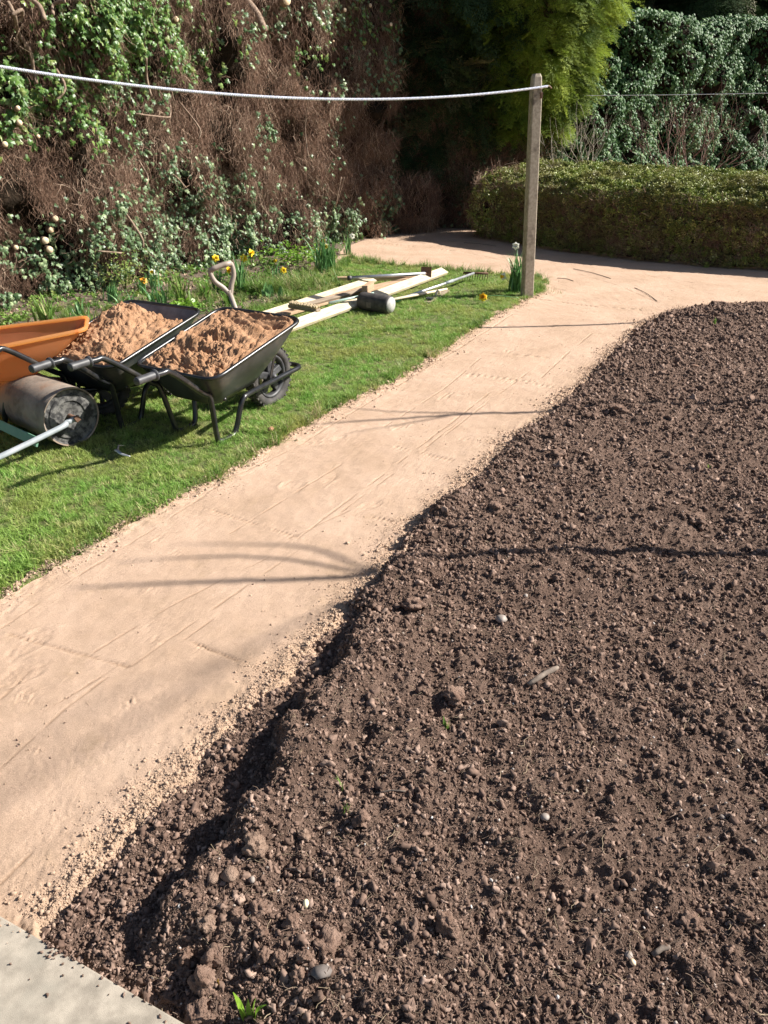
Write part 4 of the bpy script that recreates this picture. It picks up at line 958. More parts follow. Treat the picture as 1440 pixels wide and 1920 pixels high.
twisted('garden_wire', sagged((2.9, 12.6, 1.87), (8.2, 9.4, 1.96), .03, 160), .004, [M_rope, M_rope], 'thin taut white line crossing in front of the ivy bank behind the box hedge', 'rope')

# ------------------------------------------------------------------ wheelbarrows
def ring_rr(xf, xr, wf, wr, zf, zr, rad, nc=6, inset=0.0, nose=0.0):
    """rounded ring, front at +x; returns points in order"""
    xf -= inset; xr += inset; wf -= inset; wr -= inset; pts = []
    cor = [(xf, -wf), (xf, wf), (xr, wr), (xr, -wr)]
    for i in range(4):
        p = Vector((*cor[i], 0)); a = Vector((*cor[i - 1], 0)); b = Vector((*cor[(i + 1) % 4], 0)); da = (a - p).normalized(); db = (b - p).normalized()
        for k in range(nc + 1):
            t = k / nc; q = p + da * rad * (1 - t) ** 2 + db * rad * t ** 2; pts.append(q)
        for k in range(1, 5): pts.append((p + db * rad).lerp(b - db * rad, k / 5))
    out = []
    for q in pts:
        t = (q.x - xr) / (xf - xr); z = zr + (zf - zr) * t
        if nose: q = Vector((q.x + nose * max(0, (t - .8) / .2) * (1 - abs(q.y) / max(wf, .01)) ** 1.0, q.y, 0))
        out.append(Vector((q.x, q.y, z)))
    return out
def tray_mesh(top, bot, mats, thick=.006, levels=6, rim=.011, name='tray', step=None):
    """top and bot are ring parameter dicts"""
    mb = MB(); rings = []
    for k in range(levels + 1):
        t = k / levels; d = {q: bot[q] + (top[q] - bot[q]) * t for q in top}
        bul = .012 * math.sin(t * math.pi)
        d['wf'] += bul; d['wr'] += bul
        if step and t > step: d['wf'] += .008; d['wr'] += .008; d['xf'] += .008
        rings.append(ring_rr(**d))
    n = len(rings[0])
    def skin(rs, mi, flip):
        V = [p for r in rs for p in r]; Fs = []
        for i in range(len(rs) - 1):
            for k in range(n):
                q = (i * n + k, i * n + (k + 1) % n, (i + 1) * n + (k + 1) % n, (i + 1) * n + k); Fs.append(q if flip else q[::-1])
        c = sum(rs[0], Vector()) / n; V.append(c)
        for k in range(n): q = (k, (k + 1) % n, len(V) - 1); Fs.append(q[::-1] if flip else q)
        mb.add(V, Fs, mi, True)
    skin(rings, 0, True)
    inner = []
    for k, r in enumerate(rings):
        c = sum(r, Vector()) / n; inner.append([p + Vector((c.x - p.x, c.y - p.y, 0)).normalized() * thick + Vector((0, 0, thick if k == 0 else 0)) for p in r])
    skin(inner, 1, False)
    loop = rings[-1] + [rings[-1][0], rings[-1][1]]
    mb.tube([p + Vector((0, 0, 0)) for p in loop], rim, 6, 2, caps=False)
    return mb.mesh(name, mats)
def wheel_parts(parent, r=.19, w=.075, loc=(0, 0, .19), spoked=True):
    wh = empty('wheel', loc); wh.parent = parent
    mb = MB(); prof = [(r * .70, -w * .30), (r * .80, -w * .48), (r * .93, -w * .46), (r * .985, -w * .30), (r, -w * .12), (r, w * .12), (r * .985, w * .30), (r * .93, w * .46), (r * .80, w * .48), (r * .70, w * .30)]
    mb.lathe(prof, 48, 0, closed=True)
    for k in range(34):
        for s_ in (-1, 0, 1):
            a = 2 * math.pi * (k + .5 * (s_ == 0)) / 34; rr = r * (1.0 if s_ == 0 else .975)
            mb.box((.012, w * .26, .014), (rr * math.cos(a), s_ * w * .34, rr * math.sin(a)), (0, -a, 0))
    mb.build('tyre', M_rubber, wh)
    mb = MB(); mb.lathe([(r * .70, -w * .34), (r * .66, -w * .36), (r * .60, -w * .22), (r * .60, w * .22), (r * .66, w * .36), (r * .70, w * .34)], 40, 0, closed=True); mb.build('rim', M_plastic, wh)
    mb = MB(); mb.lathe([(.0, -.055), (.016, -.055), (.018, -.045), (.030, -.035), (.034, 0), (.030, .035), (.018, .045), (.016, .055), (.0, .055)], 20); mb.build('hub', M_plastic, wh)
    for k in range(5):
        a = 2 * math.pi * k / 5 + .3; mb = MB()
        mb.box((r * .50, .034, .045), (r * .36, 0, 0), bev=.008, M=Matrix.Rotation(-a, 4, 'Y'), taper=.8); mb.build('spoke', M_plastic, wh)
    return wh
def frame(parent, mat, gripmat, xh=-1.24, zh=.535, wh=.225, xk0=-.68, xk1=-.52, wk=.155, bx=-.75, bz=.318, wb=.185, loopx=.25, zl=.2, r=.0155):
    mb = MB(); L = []
    half = [(xh, wh, zh), (xh + .15, wh, zh - .004), (xh + .22, wh * .99, zh - .02), (bx - .05, wb + .005, bz + .03), (bx + .01, wb, bz - .01), (xk0 - .035, wk + .02, bz - .09), (xk0, wk, .05), (xk0 + .03, wk, .016), (xk1 - .03, wk, .016), (xk1 + .005, wk, .05),
            (xk1 + .03, wk + .015, zl - .05), (xk1 + .055, wk + .02, zl + .005), (xk1 + .12, wk + .012, zl + .02), (-.1, .105, zl), (.10, .085, zl), (loopx - .04, .075, zl), (loopx, .04, zl)]
    a = smooth_path(half, 5); b = [Vector((p.x, -p.y, p.z)) for p in a][::-1]; mb.tube(a + b, r, 10)
    mb.build('frame', mat, parent)
    mb = MB(); mb.tube([(-.62, .19, .255), (-.62, -.19, .255)], .011, 8); mb.build('cross_bar', mat, parent)
    for s_ in (-1, 1):
        mb = MB(); prof = [(0, 0), (.019, 0), (.021, .004), (.020, .02), (.020, .105), (.020, .112), (.029, .114), (.029, .120), (.018, .122)]
        mb.lathe(prof, 16); M_ = Matrix.Translation((xh - .01, s_ * wh, zh)) @ Matrix.Rotation(-math.pi / 2, 4, 'Z'); mb.v = [tuple(M_ @ Vector(v)) for v in mb.v]; mb.build('grip', gripmat, parent)
        mb = MB(); mb.box((.022, .006, .30), (-.045, s_ * .088, .335), (0, math.radians(22), 0), bev=.002); mb.build('strut', mat, parent)
    MB().tube([(0, -.1, .19), (0, .1, .19)], .008, 8).build('axle', M_steel, parent)
NEAR = dict(top=dict(xf=-.035, xr=-.80, wf=.305, wr=.285, zf=.585, zr=.425, rad=.085), bot=dict(xf=-.30, xr=-.68, wf=.17, wr=.175, zf=.275, zr=.235, rad=.07))
def barrow(name, loc, heading, label, tray_mats, frame_mat, spec=NEAR, step=None, rim=.011, grips=True):
    t = empty(name, loc, heading, label, 'wheelbarrow', 'wheelbarrows')
    link('tray', tray_mesh(spec['top'], spec['bot'], tray_mats, rim=rim, step=step), t)
    frame(t, frame_mat, M_plastic); wheel_parts(t); return t
HD = 1.045
b1 = barrow('wheelbarrow', (-.715, 4.655, .008), HD, 'nearest black wheelbarrow, level with sand, its spoked wheel in full view', [M_tray, M_tray, M_black], M_black)
c2 = gnd(343, 741)
b2 = barrow('wheelbarrow', (c2[0] - .02, c2[1] + .0, .008), HD + .05, 'middle black wheelbarrow with a tall sand heap and a bare grey front corner', [M_tray, M_tray, M_black], M_black)
M_dusty = surf('dusty_tray_inside', (.10, .10, .11), (.26, .25, .25), 8, .7, .3, 60, .002)
[c for c in b2.children if c.name.startswith('tray')][0].data.materials[1] = M_dusty
OR = dict(top=dict(xf=.0, xr=-.86, wf=.15, wr=.30, zf=.56, zr=.475, rad=.06), bot=dict(xf=-.30, xr=-.70, wf=.15, wr=.17, zf=.315, zr=.285, rad=.07))
b3 = barrow('wheelbarrow', (-1.71, 4.43, .02), math.radians(17), 'empty faded orange plastic wheelbarrow half cut off at the left', [M_orange, M_orange_in, M_orange], M_black, OR, .45, .012)

def sand_heap(name, spec, hfun, label, parent_obj, inset=.012, mat=None):
    top = spec['top']; R0 = ring_rr(**top); n0 = len(R0); R = []
    for i in range(n0):                                  # refine ring
        a = R0[i]; b = R0[(i + 1) % n0]
        for k in range(7): R.append(a.lerp(b, k / 7))
    n = len(R); c = sum(R, Vector()) / n; K = 110; V = []; Fq = []
    Rn = np.array([[p.x, p.y, p.z] for p in R]); cn = np.array(c)
    ts = np.linspace(0, 1, K) ** .8
    X_ = cn[0] + (Rn[:, 0] - cn[0])[None] * ts[:, None] * (1 - inset * 2); Y_ = cn[1] + (Rn[:, 1] - cn[1])[None] * ts[:, None] * (1 - inset * 3)
    tt = (X_ - top['xr']) / (top['xf'] - top['xr']); Zr = top['zr'] + (top['zf'] - top['zr']) * tt
    hh = hfun(X_, Y_, ts[:, None] + 0 * X_, tt); hh = np.maximum(hh, -(.92 * (Zr - spec['bot']['zr'] - .02))); dp = np.clip(-hh, 0, 1) * np.clip(ts[:, None] * 1.3 - .3, 0, 1); ex = tt * 1.15 + .75
    X_ = cn[0] + (X_ - cn[0]) * (1 - 2.1 * dp); Y_ = cn[1] + (Y_ - cn[1]) * (1 - 1.7 * dp); Zz = Zr + hh
    V = np.stack([X_, Y_, Zz], -1).reshape(-1, 3); idx = np.arange(n * K).reshape(K, n); i2 = np.roll(idx, -1, 1)
    q = np.stack([idx[:-1], idx[1:], i2[1:], i2[:-1]], -1).reshape(-1, 4)
    o = link(name, np_mesh(name, V, q, mat or M_sand_heap)); o.location = parent_obj.location; o.rotation_euler = parent_obj.rotation_euler
    return tag(o, label, 'sand')
def crumbly(x, y, s_, a=1.0): return a * (.016 * fbm(x * 13, y * 13, 3, s_) + .008 * np.clip(.6 - cells(x * 34, y * 34, s_), 0, 1) * 1.6 + .005 * fbm(x * 60, y * 60, 3, s_ + 2, .7))
def h_near(x, y, r, t):
    z = -.004 + .022 * (1 - r) + crumbly(x, y, 3) * (1.0 + .7 * (t < .55))
    z += .055 * np.exp(-(((x + .36) / .05) ** 2 + ((y + .02) / .10) ** 2)) + .05 * np.exp(-(((x + .26) / .05) ** 2 + ((y + .12) / .09) ** 2)) + .045 * np.exp(-(((x + .50) / .06) ** 2 + ((y - .12) / .07) ** 2))
    z -= .075 * np.exp(-(((x + .20) / .06) ** 2 + ((y - .0) / .13) ** 2)) + .05 * np.exp(-(((x + .42) / .05) ** 2 + ((y - .13) / .08) ** 2)) + .05 * np.exp(-(((x + .17) / .05) ** 2 + ((y + .18) / .05) ** 2))
    z += .006 * np.sin(x * 170 + 3 * fbm(x * 6, y * 6, 2, 4)) * (t > .82) * (y < .1)
    z += .012 * sstep(.85, 1, r) * sstep(.75, .95, t)
    return z * (1 - sstep(.93, 1, r)) - .006 * sstep(.93, 1, r)
def h_mid(x, y, r, t):
    pk = .13 * np.exp(-(((x + .36) / .17) ** 2 + ((y - .05) / .17) ** 2)) + .05 * np.exp(-(((x + .60) / .14) ** 2 + (y / .18) ** 2))
    z = -.012 + pk + crumbly(x, y, 8, 1.2) - .20 * sstep(.78, 1.0, t) - .02 * sstep(.9, 1, r)
    return z
s1 = sand_heap('barrow_sand', NEAR, h_near, 'lumpy orange-brown sand filling the nearest black wheelbarrow', b1)
s2 = sand_heap('barrow_sand', NEAR, h_mid, 'peaked heap of orange-brown sand in the middle black wheelbarrow', b2)

# ------------------------------------------------------------------ garden roller
rc = Vector((-1.69, 3.96, .175)); axd = Vector((.77, -.64, 0)).normalized()
roll = empty('garden_roller', (rc.x, rc.y, .015), math.atan2(axd.y, axd.x), 'rusty steel garden roller with grey bar handle lying on the lawn', 'roller')
M_ = Matrix.Rotation(-math.pi / 2, 4, 'Z')
R_ = .162
def lathe_x(mb, prof, seg=48, mi=0):
    k0 = len(mb.v); mb.lathe(prof, seg, mi); 
    for i in range(k0, len(mb.v)): x, y, z = mb.v[i]; mb.v[i] = (y, x, z + .170)
mb = MB(); lathe_x(mb, [(R_ - .008, -.004), (R_ - .001, -.001), (R_, -.006), (R_, -.28), (R_, -.56), (R_ - .002, -.566), (R_ - .010, -.562)], 64); sharpen(mb.build('drum', M_roller, roll))
mb = MB(); lathe_x(mb, [(0, -.030), (.03, -.030), (.05, -.022), (.085, -.020), (.088, -.014), (.12, -.013), (.124, -.020), (R_ - .016, -.018), (R_ - .009, -.006)], 64); sharpen(mb.build('end_plate', M_rollend, roll))
mb = MB(); lathe_x(mb, [(0, -.545), (.06, -.545), (R_ - .011, -.552)], 48); mb.build('end_plate', M_rollend, roll)
mb = MB(); lathe_x(mb, [(0, .045), (.013, .045), (.013, -.03)], 12); mb.build('axle', M_rust, roll)
hd = Vector((0, -1, 0)).normalized()
def hpt(d, x, z): return (x + hd.x * d, hd.y * d, z)
mb = MB(); mb.tube(smooth_path([hpt(-.02, .035, .172), hpt(.06, .038, .162), hpt(.10, .055, .154), hpt(.50, .06, .092), hpt(1.05, .05, .02)], 4), [.0105] * 17, 8, flat=1.5); mb.build('handle_bar', M_handle, roll)
mb = MB(); mb.tube(smooth_path([hpt(-.02, -.60, .172), hpt(.10, -.62, .150), hpt(1.05, -.60, .03)], 4), .014, 8, flat=1.5); mb.build('handle_bar', M_handle, roll)
mb = MB(); a = Vector(hpt(.24, .05, .112)); b = Vector(hpt(.24, -.60, .112)); mb.box((.66, .012, .05), ((a + b) / 2), (math.radians(-25), 0, 0), bev=.002); mb.build('cross_bar', M_green, roll)
mb = MB(); mb.tube([hpt(1.05, .05, .03), hpt(1.05, -.6, .03)], .014, 8); mb.build('push_bar', M_handle, roll)
mb = MB(); mb.box((.02, .028, .03), (.048, 0, .172), (.4, 0, 0), bev=.003); mb.build('axle_nut', M_rust, roll)

# ------------------------------------------------------------------ spade behind the near barrow
sx, sy = -.80, 5.0
sp = empty('spade', (sx, sy, -.015), 0, 'beige handled spade standing upright behind the nearest wheelbarrow', 'spade')
sp.rotation_euler = (math.radians(4), math.radians(-14.5), 0)
mb = MB(); mb.tube([(0, 0, -.02), (0, 0, .35), (0, 0, .70)], [.018, .017, .016], 12); mb.build('shaft', M_beige, sp)
mb = MB()
loop = smooth_path([(0, 0, .67), (.028, 0, .725), (.062, 0, .775), (.072, 0, .825), (.068, 0, .85)], 5)
mb.tube(loop, [.0145 - .003 * i / len(loop) for i in range(len(loop))], 8, flat=1.2)
mb.tube([Vector((-p.x, p.y, p.z)) for p in loop], [.0145 - .003 * i / len(loop) for i in range(len(loop))], 8, flat=1.2)
mb.tube([(-.074, 0, .848), (-.03, 0, .853), (.03, 0, .853), (.074, 0, .848)], .0165, 10); o = mb.build('grip', M_beige, sp); o.rotation_euler = (0, 0, math.radians(24))
mb = MB(); mb.box((.19, .006, .26), (0, .0, -.13), bev=.002); mb.build('blade', M_tray, sp)

# ------------------------------------------------------------------ timber and tools on the grass
def plank(name, a, b, w, th, mat, label, cat, z0=.03, z1=None, roll_=0.0, mats=None, n=6):
    A = g3(*a, z0); B = g3(*b, z0 if z1 is None else z1); d = B - A; L_ = d.length; mid = (A + B) / 2
    mb = MB(); mb.box((L_, w, th), (0, 0, 0), bev=min(.003, th * .2)); me = mb.mesh(name, mat); o = link(name, me)
    o.location = mid; x = d.normalized(); y = Vector((0, 0, 1)).cross(x).normalized(); z = x.cross(y)
    o.rotation_euler = (Matrix((x, y, z)).transposed() @ Matrix.Rotation(roll_, 3, 'X')).to_euler(); return tag(o, label, cat)
plank('timber_board', (500, 628), (833, 508), .10, .032, M_pine, 'long pale sawn board running from the nearest wheelbarrow up to the path', 'board', .075, .075, math.radians(26))
plank('timber_board', (498, 590), (700, 524), .085, .024, M_pine, 'pale board on the far left edge of the timber pile', 'board', .055, .06, math.radians(20))
plank('timber_board', (520, 592), (712, 536), .12, .022, M_tan, 'wide tan board lying in the middle of the timber pile', 'board', .045, .05)
plank('timber_board', (600, 560), (790, 519), .10, .024, M_tan, 'tan board crossing under the long pale board', 'board', .045, .05)
plank('timber_beam', (632, 524), (800, 522), .06, .055, M_tan, 'square brown timber beam under the steel pole', 'beam', .045, .045)
plank('timber_board', (548, 578), (690, 541), .05, .02, M_oldwood, 'narrow grey weathered board under the brush head', 'board', .075, .08, .3)
o = plank('wood_block', (683, 545), (697, 535), .05, .085, M_tan, 'small tan off-cut block standing on the timber pile', 'block', .11, .11)
# brush head, bristles up
a = g3(545, 573, .115); b = g3(596, 582, .115); d = (b - a); br = empty('brush_head', (a + b) / 2, math.atan2(d.y, d.x), 'wooden brush head lying bristles up on the timber pile', 'brush'); br.location.z = .115; br.rotation_euler.x = .15
mb = MB(); mb.box((d.length + .02, .06, .032), bev=.010); mb.build('stock', M_oldwood, br)
M_brist = surf('tan_bristle', (.52, .40, .24), (.66, .54, .36), 30, .8, 0)
bt = MB().tube([(0, 0, 0), (0, 0, .026)], [.0055, .0075], 5).mesh('bristle_tuft', M_brist)
for i in range(19):
    for j in (-1, 0, 1): link('bristle_tuft', bt, br, (-.5 * d.length + .008 + i * d.length / 18.6, j * .018, .015), (random.gauss(0, .08), random.gauss(0, .08), 0))
# steel pole with scraper head
a = g3(656, 521, .115); b = g3(797, 513, .115); d = b - a
hoe = empty('scraper', a, math.atan2(d.y, d.x), 'steel tube scraper with black end cap and square head lying over the brown beam', 'scraper'); hoe.location.z = .115
MB().tube([(0, 0, 0), (d.length, 0, .0)], .0185, 12).build('pole', M_steel, hoe)
mb = MB(); mb.tube([(-.025, 0, 0), (.015, 0, 0)], .023, 12); mb.tube([(-.026, 0, 0), (-.024, 0, 0)], .014, 12); mb.build('end_cap', M_plastic, hoe)
mb = MB(); mb.box((.008, .115, .11), (d.length + .02, .02, .01), (.0, .15, math.radians(60)), bev=.002); mb.tube([(d.length - .06, 0, 0), (d.length + .02, .01, .0)], .012, 8); mb.build('head', M_rust, hoe)
# mint pole
a = g3(617, 568, .135); b = g3(700, 550, .14); d = b - a
tag(MB().tube([a, b], .0115, 10).build('mint_pole', M_mint), 'short mint green pole resting on the timber beside the brush head', 'pole')
# mallet
a = g3(679, 566, .095); b = g3(731, 574, .095); d = b - a
mal = empty('rubber_mallet', ((a + b) / 2), math.atan2(d.y, d.x), 'big black rubber paving mallet lying on the grass beside the boards', 'mallet'); mal.location.z = .022
L2 = d.length / 2 + .012
mb = MB(); mb.lathe([(0, -L2), (.066, -L2), (.078, -L2 + .006), (.082, -L2 + .02), (.083, 0), (.082, L2 - .02), (.078, L2 - .006), (.070, L2)], 36)
Mx = Matrix.Translation((0, 0, .083)) @ Matrix.Rotation(-math.pi / 2, 4, 'Z'); mb.v = [tuple(Mx @ Vector(v)) for v in mb.v]; mb.build('head', M_rubber, mal)
mb = MB(); mb.lathe([(0, L2 + .001), (.071, L2 + .001), (.071, L2 - .004)], 36); mb.v = [tuple(Mx @ Vector(v)) for v in mb.v]; mb.build('face', M_malletface, mal)
mb = MB(); mb.box((.05, .004, .05), (-.02, -.0835, .075), bev=.001); mb.build('worn_label', M_slate, mal)
hb = g3(836, 541, .03) - g3(705, 566, .095); loc_b = Matrix.Rotation(-mal.rotation_euler.z, 4, 'Z') @ Vector((hb.x, hb.y, 0))
mb = MB(); mb.tube([(0, .02, .083), (loc_b.x, loc_b.y, .02)], [.019, .016], 10, flat=.75); mb.build('handle', M_pine, mal)
# rake
a = g3(737, 563, .075); b = g3(888, 515, .10); d = b - a
rk = empty('garden_rake', a, math.atan2(d.y, d.x), 'garden rake with steel shaft and green grip lying with its teeth on the grass edge', 'rake'); rk.location.z = .06
MB().tube([(.10, 0, .010), (d.length * .55, 0, .03), (d.length, 0, .055)], .0135, 12).build('shaft', M_steel, rk)
MB().tube([(-.16, 0, -.01), (.12, 0, .010)], [.020, .0175], 12).build('grip', M_greengrip, rk)
MB().tube([(.11, 0, .010), (.16, 0, .013)], .0185, 12).build('collar', M_plastic, rk)
MB().tube([(d.length * .62, 0, .034), (d.length * .72, 0, .040)], .0165, 12).build('sleeve', M_handle, rk)
ha = Vector((d.length + .01, .0, .055)); hdv = Matrix.Rotation(-rk.rotation_euler.z, 3, 'Z') @ Vector((1, -.18, 0)).normalized()
c0 = ha - hdv * .115; c1 = ha + hdv * .15
mb = MB(); mb.tube([c0, c1], .009, 8, flat=1.4); mb.tube([ha - Vector((.08, 0, 0)), ha], [.012, .009], 8); mb.build('head', M_rust, rk)
for i in range(11):
    p = c0.lerp(c1, i / 10); MB().tube([p, p + Vector((-.008, 0, -.035)), p + Vector((-.022, 0, -.078))], [.0045, .004, .0022], 5).build('tooth', M_rust, rk)
# wooden float
a = g3(800, 567, .035); b = g3(836, 545, .035); d = b - a
fl = empty('wooden_float', (a + b) / 2, math.atan2(d.y, d.x), 'dirty pale wooden hand tool lying on the grass to the right of the mallet', 'hand tool'); fl.location.z = .032
mb = MB(); mb.box((d.length + .03, .07, .022), (0, 0, .0), bev=.003); mb.build('board', M_oldwood, fl)
mb = MB(); mb.box((.075, .06, .02), (-d.length * .36, 0, .022), bev=.004); mb.build('iron_shoe', M_tray, fl)
mb = MB(); mb.tube(smooth_path([(-.03, .0, .012), (-.01, 0, .045), (.06, 0, .050), (.09, 0, .012)], 4), .011, 8); mb.build('handle', M_pine, fl)
# scrap on the lawn
x, y = gnd(230, 855, .04); sc = empty('metal_scrap', (x, y, .045), math.radians(-28), 'small crumpled silvery scrap lying on the grass below the roller', 'scrap')
mb = MB(); mb.tube(smooth_path([(-.06, .01, .015), (-.03, 0, .018), (.0, -.004, .008), (.055, .0, .004)], 3), [.006, .011, .013, .012, .010, .011, .010, .010, .007, .004], 6, flat=.5); mb.build('blade', M_steel, sc)
mb = MB(); mb.tube([(-.03, .0, .02), (-.05, .03, .035), (-.03, .05, .03)], [.006, .005, .002], 5); mb.build('tab', M_pebble, sc)
x, y = gnd(509, 812, .03); o = link('sand_lump', blob_mesh('sand_lump', M_sand_heap, .018, 2, .3, 5, .8), None, (x, y, .055)); tag(o, 'small orange sand lump on the grass below the wheel of the nearest wheelbarrow', 'clod')

# ------------------------------------------------------------------ daffodils and bed plants
def strap_leaf(L_, w, bend, az, mat, tw=.3, name='leaf', folds=True):
    n = 7; V = []; Fq = []
    for i in range(n + 1):
        t = i / n; a = bend * t * t; out = L_ * (t * .12 + bend * .38 * t * t * t); z = L_ * (t - .25 * bend * t ** 3); ww = w * (1 - t ** 3 * .9) * (.7 + .6 * t * (1 - t) * 2)
        c = Vector((out, 0, z)); sd = Vector((math.sin(tw * t), math.cos(tw * t), 0)) * ww
        V += [c - sd, c + Vector((.25 * ww, 0, -.0)), c + sd]
    for i in range(n):
        q = 3 * i; Fq += [(q, q + 1, q + 4, q + 3), (q + 1, q + 2, q + 5, q + 4)]
    me = np_mesh(name, np.array([tuple(Matrix.Rotation(az, 3, 'Z') @ v) for v in V]), Fq, mat, True); return me
def daff_flower(parent, loc, aim, pm, tm, r=.042):
    """six petals and a trumpet, facing aim"""
    f = empty('flower', loc); f.parent = parent; f.rotation_euler = Vector(aim).to_track_quat('Z', 'Y').to_euler()
    V = [(0, 0, 0), (-.32, .35, .04), (-.36, .62, .02), (0, 1.0, -.04), (.36, .62, .02), (.32, .35, .04), (0, .5, .09)]
    T = [(0, 1, 6), (1, 2, 6), (2, 3, 6), (3, 4, 6), (4, 5, 6), (5, 0, 6)]
    me = np_mesh('petal', np.array(V) * r, T, pm, True)
    for k in range(6): link('petal', me, f, (0, 0, .002 * (k % 2)), (random.gauss(0, .15), 0, k * math.pi / 3))
    mb = MB(); mb.lathe([(.22 * r, 0), (.30 * r, .35 * r), (.34 * r, .62 * r), (.46 * r, .75 * r), (.40 * r, .72 * r), (.26 * r, .3 * r), (.0, .1 * r)], 14)
    mb.v = [(x, -z, y) for x, y, z in mb.v]; mb.build('trumpet', tm, f); return f
def daffodil(px, py, hs, flowers, nl, label, L_=.26, seed=0, spread=.05, z=None, cat='daffodil', mat=None, w=.006):
    r = random.Random(seed); x, y = gnd(px, py, .02); w *= 1.6; L_ *= 1.15 if 'post' in label else 1.4; nl = int(nl * 1.9); zz = z if z is not None else max(float(bed_z(x, y)[0]), float(lawn_z(x, y)[0]))
    t = empty('daffodil' if flowers else 'bulb_leaves', (x, y, zz - .01), 0, label, cat)
    t['group'] = 'spring bulbs in the flower bed'
    for i in range(nl):
        a = r.uniform(0, 6.28); o = link('leaf', strap_leaf(L_ * r.uniform(.6, 1.15), w * r.uniform(.8, 1.2), r.uniform(.1, .9), a, mat or M_daff, r.uniform(-.8, .8)), t, (r.gauss(0, spread * .5), r.gauss(0, spread * .4), 0))
    for fx, fy, pm, tm, aim in flowers:
        # flower position: same distance, from the picture
        v = (fy - 960) / FPX; k = y / (_c - v * _s); P_ = Vector(((fx - 720) / FPX * k, y - .0, CAM_H - k * (_s + v * _c)))
        lp = P_ - t.location; st = [(lp.x * .15, 0, 0), (lp.x * .45, 0, lp.z * .5), (lp.x * .9, 0, lp.z * .97), lp]
        MB().tube(smooth_path(st, 4), .0032, 5).build('stem', M_daff, t)
        daff_flower(t, lp, aim, pm, tm)
    return t
Yw, Wh, Or = M_yellow, M_white, M_orangep
daffodil(408, 548, 0, [(404, 484, Yw, Yw, (.5, -1, .2)), (428, 506, Yw, Or, (.8, -.5, .1))], 12, 'yellow daffodils behind the D-shaped grip of the spade', .22, 1)
daffodil(452, 548, 0, [(457, 484, Yw, Yw, (.3, -1, .0)), (470, 474, Yw, Yw, (.9, -.6, .2))], 16, 'tall daffodil clump with two close yellow heads right of the spade grip', .28, 2)
daffodil(268, 548, 0, [(269, 526, Or, Or, (.4, -.8, .6))], 7, 'single low orange daffodil left of the white one beside the hedge', .16, 3)
daffodil(290, 540, 0, [(285, 511, Wh, Yw, (.2, -1, .3))], 7, 'single white daffodil facing out from the ivy at the hedge foot', .2, 4)
daffodil(520, 528, 0, [(519, 488, Wh, Yw, (-.6, -.8, -.1)), (531, 507, Yw, Yw, (.3, -1, .2))], 8, 'daffodil pair, one white and one yellow head, behind the dry grass clump', .17, 5)
daffodil(610, 508, 0, [(607, 452, Wh, Or, (-.2, -.9, .3)), (610, 461, Wh, Yw, (.4, -1, -.2))], 34, 'dense daffodil clump with white and yellow heads near the sand corner', .33, 6, .11)
daffodil(652, 475, 0, [(660, 443, Wh, Wh, (.2, -1, .2))], 9, 'pale cream daffodil against the ivy where the sand reaches the hedge', .26, 7)
daffodil(968, 548, 0, [(967, 461, Wh, Wh, (-.1, -1, .25)), (944, 518, Wh, Yw, (-.7, -.7, .0))], 34, 'tall white daffodil clump growing against the concrete post', .36, 8, .07)
# fallen flower
x, y = gnd(905, 563, .05); t = empty('fallen_daffodil', (x, y, .05), 0, 'double yellow daffodil fallen on to the grass near the post', 'daffodil'); t['group'] = 'spring bulbs in the flower bed'
daff_flower(t, (0, 0, .03), (-.3, -1, .35), Yw, Or, .045); daff_flower(t, (.01, 0, .025), (.1, -1, .6), Yw, Yw, .038)
MB().tube(smooth_path([(0, .02, .03), (.12, .05, .035), (.24, .08, .02), (.36, .10, .0)], 4), .004, 5).build('stem', M_daff, t)
link('leaf', strap_leaf(.3, .006, .2, 0, M_daff), t, (-.14, -.02, .0), (0, 1.45, 0))
LEAFY = [(88, 612, .20, 16, 'spiky bulb leaves in the bed behind the orange wheelbarrow'), (150, 600, .13, 9, 'short sparse bulb leaves right of the spiky clump behind the orange wheelbarrow'),
         (175, 640, .22, 22, 'bright upright bulb leaves beside the tip of the orange wheelbarrow'), (243, 600, .20, 18, 'bulb leaves just left of the sand peak'), (345, 572, .24, 12, 'blue-green bulb leaves above the bare tray corner'),
         (300, 575, .2, 12, 'blue-green bulb leaves behind the sand peak'), (385, 560, .12, 7, 'broad dark tulip leaves left of the spade shaft'), (505, 558, .12, 5, 'single broad dark leaf tuft between spade and brush head'),
         (430, 575, .10, 6, 'low broad leaves at the foot of the spade'), (215, 565, .16, 12, 'thin bulb leaves below the bright green weed patch'), (330, 545, .13, 10, 'thin bulb leaves under the white daffodil'), (20, 640, .12, 7, 'low leaves at the left edge above the orange wheelbarrow')]
for i, (px, py, L_, nl, lab) in enumerate(LEAFY):
    daffodil(px, py, 0, [], nl, lab, L_, 40 + i, .08, cat='bulb leaves', w=.016 if 'broad' in lab else .0065, mat=M_daff if i % 2 else M_blade)
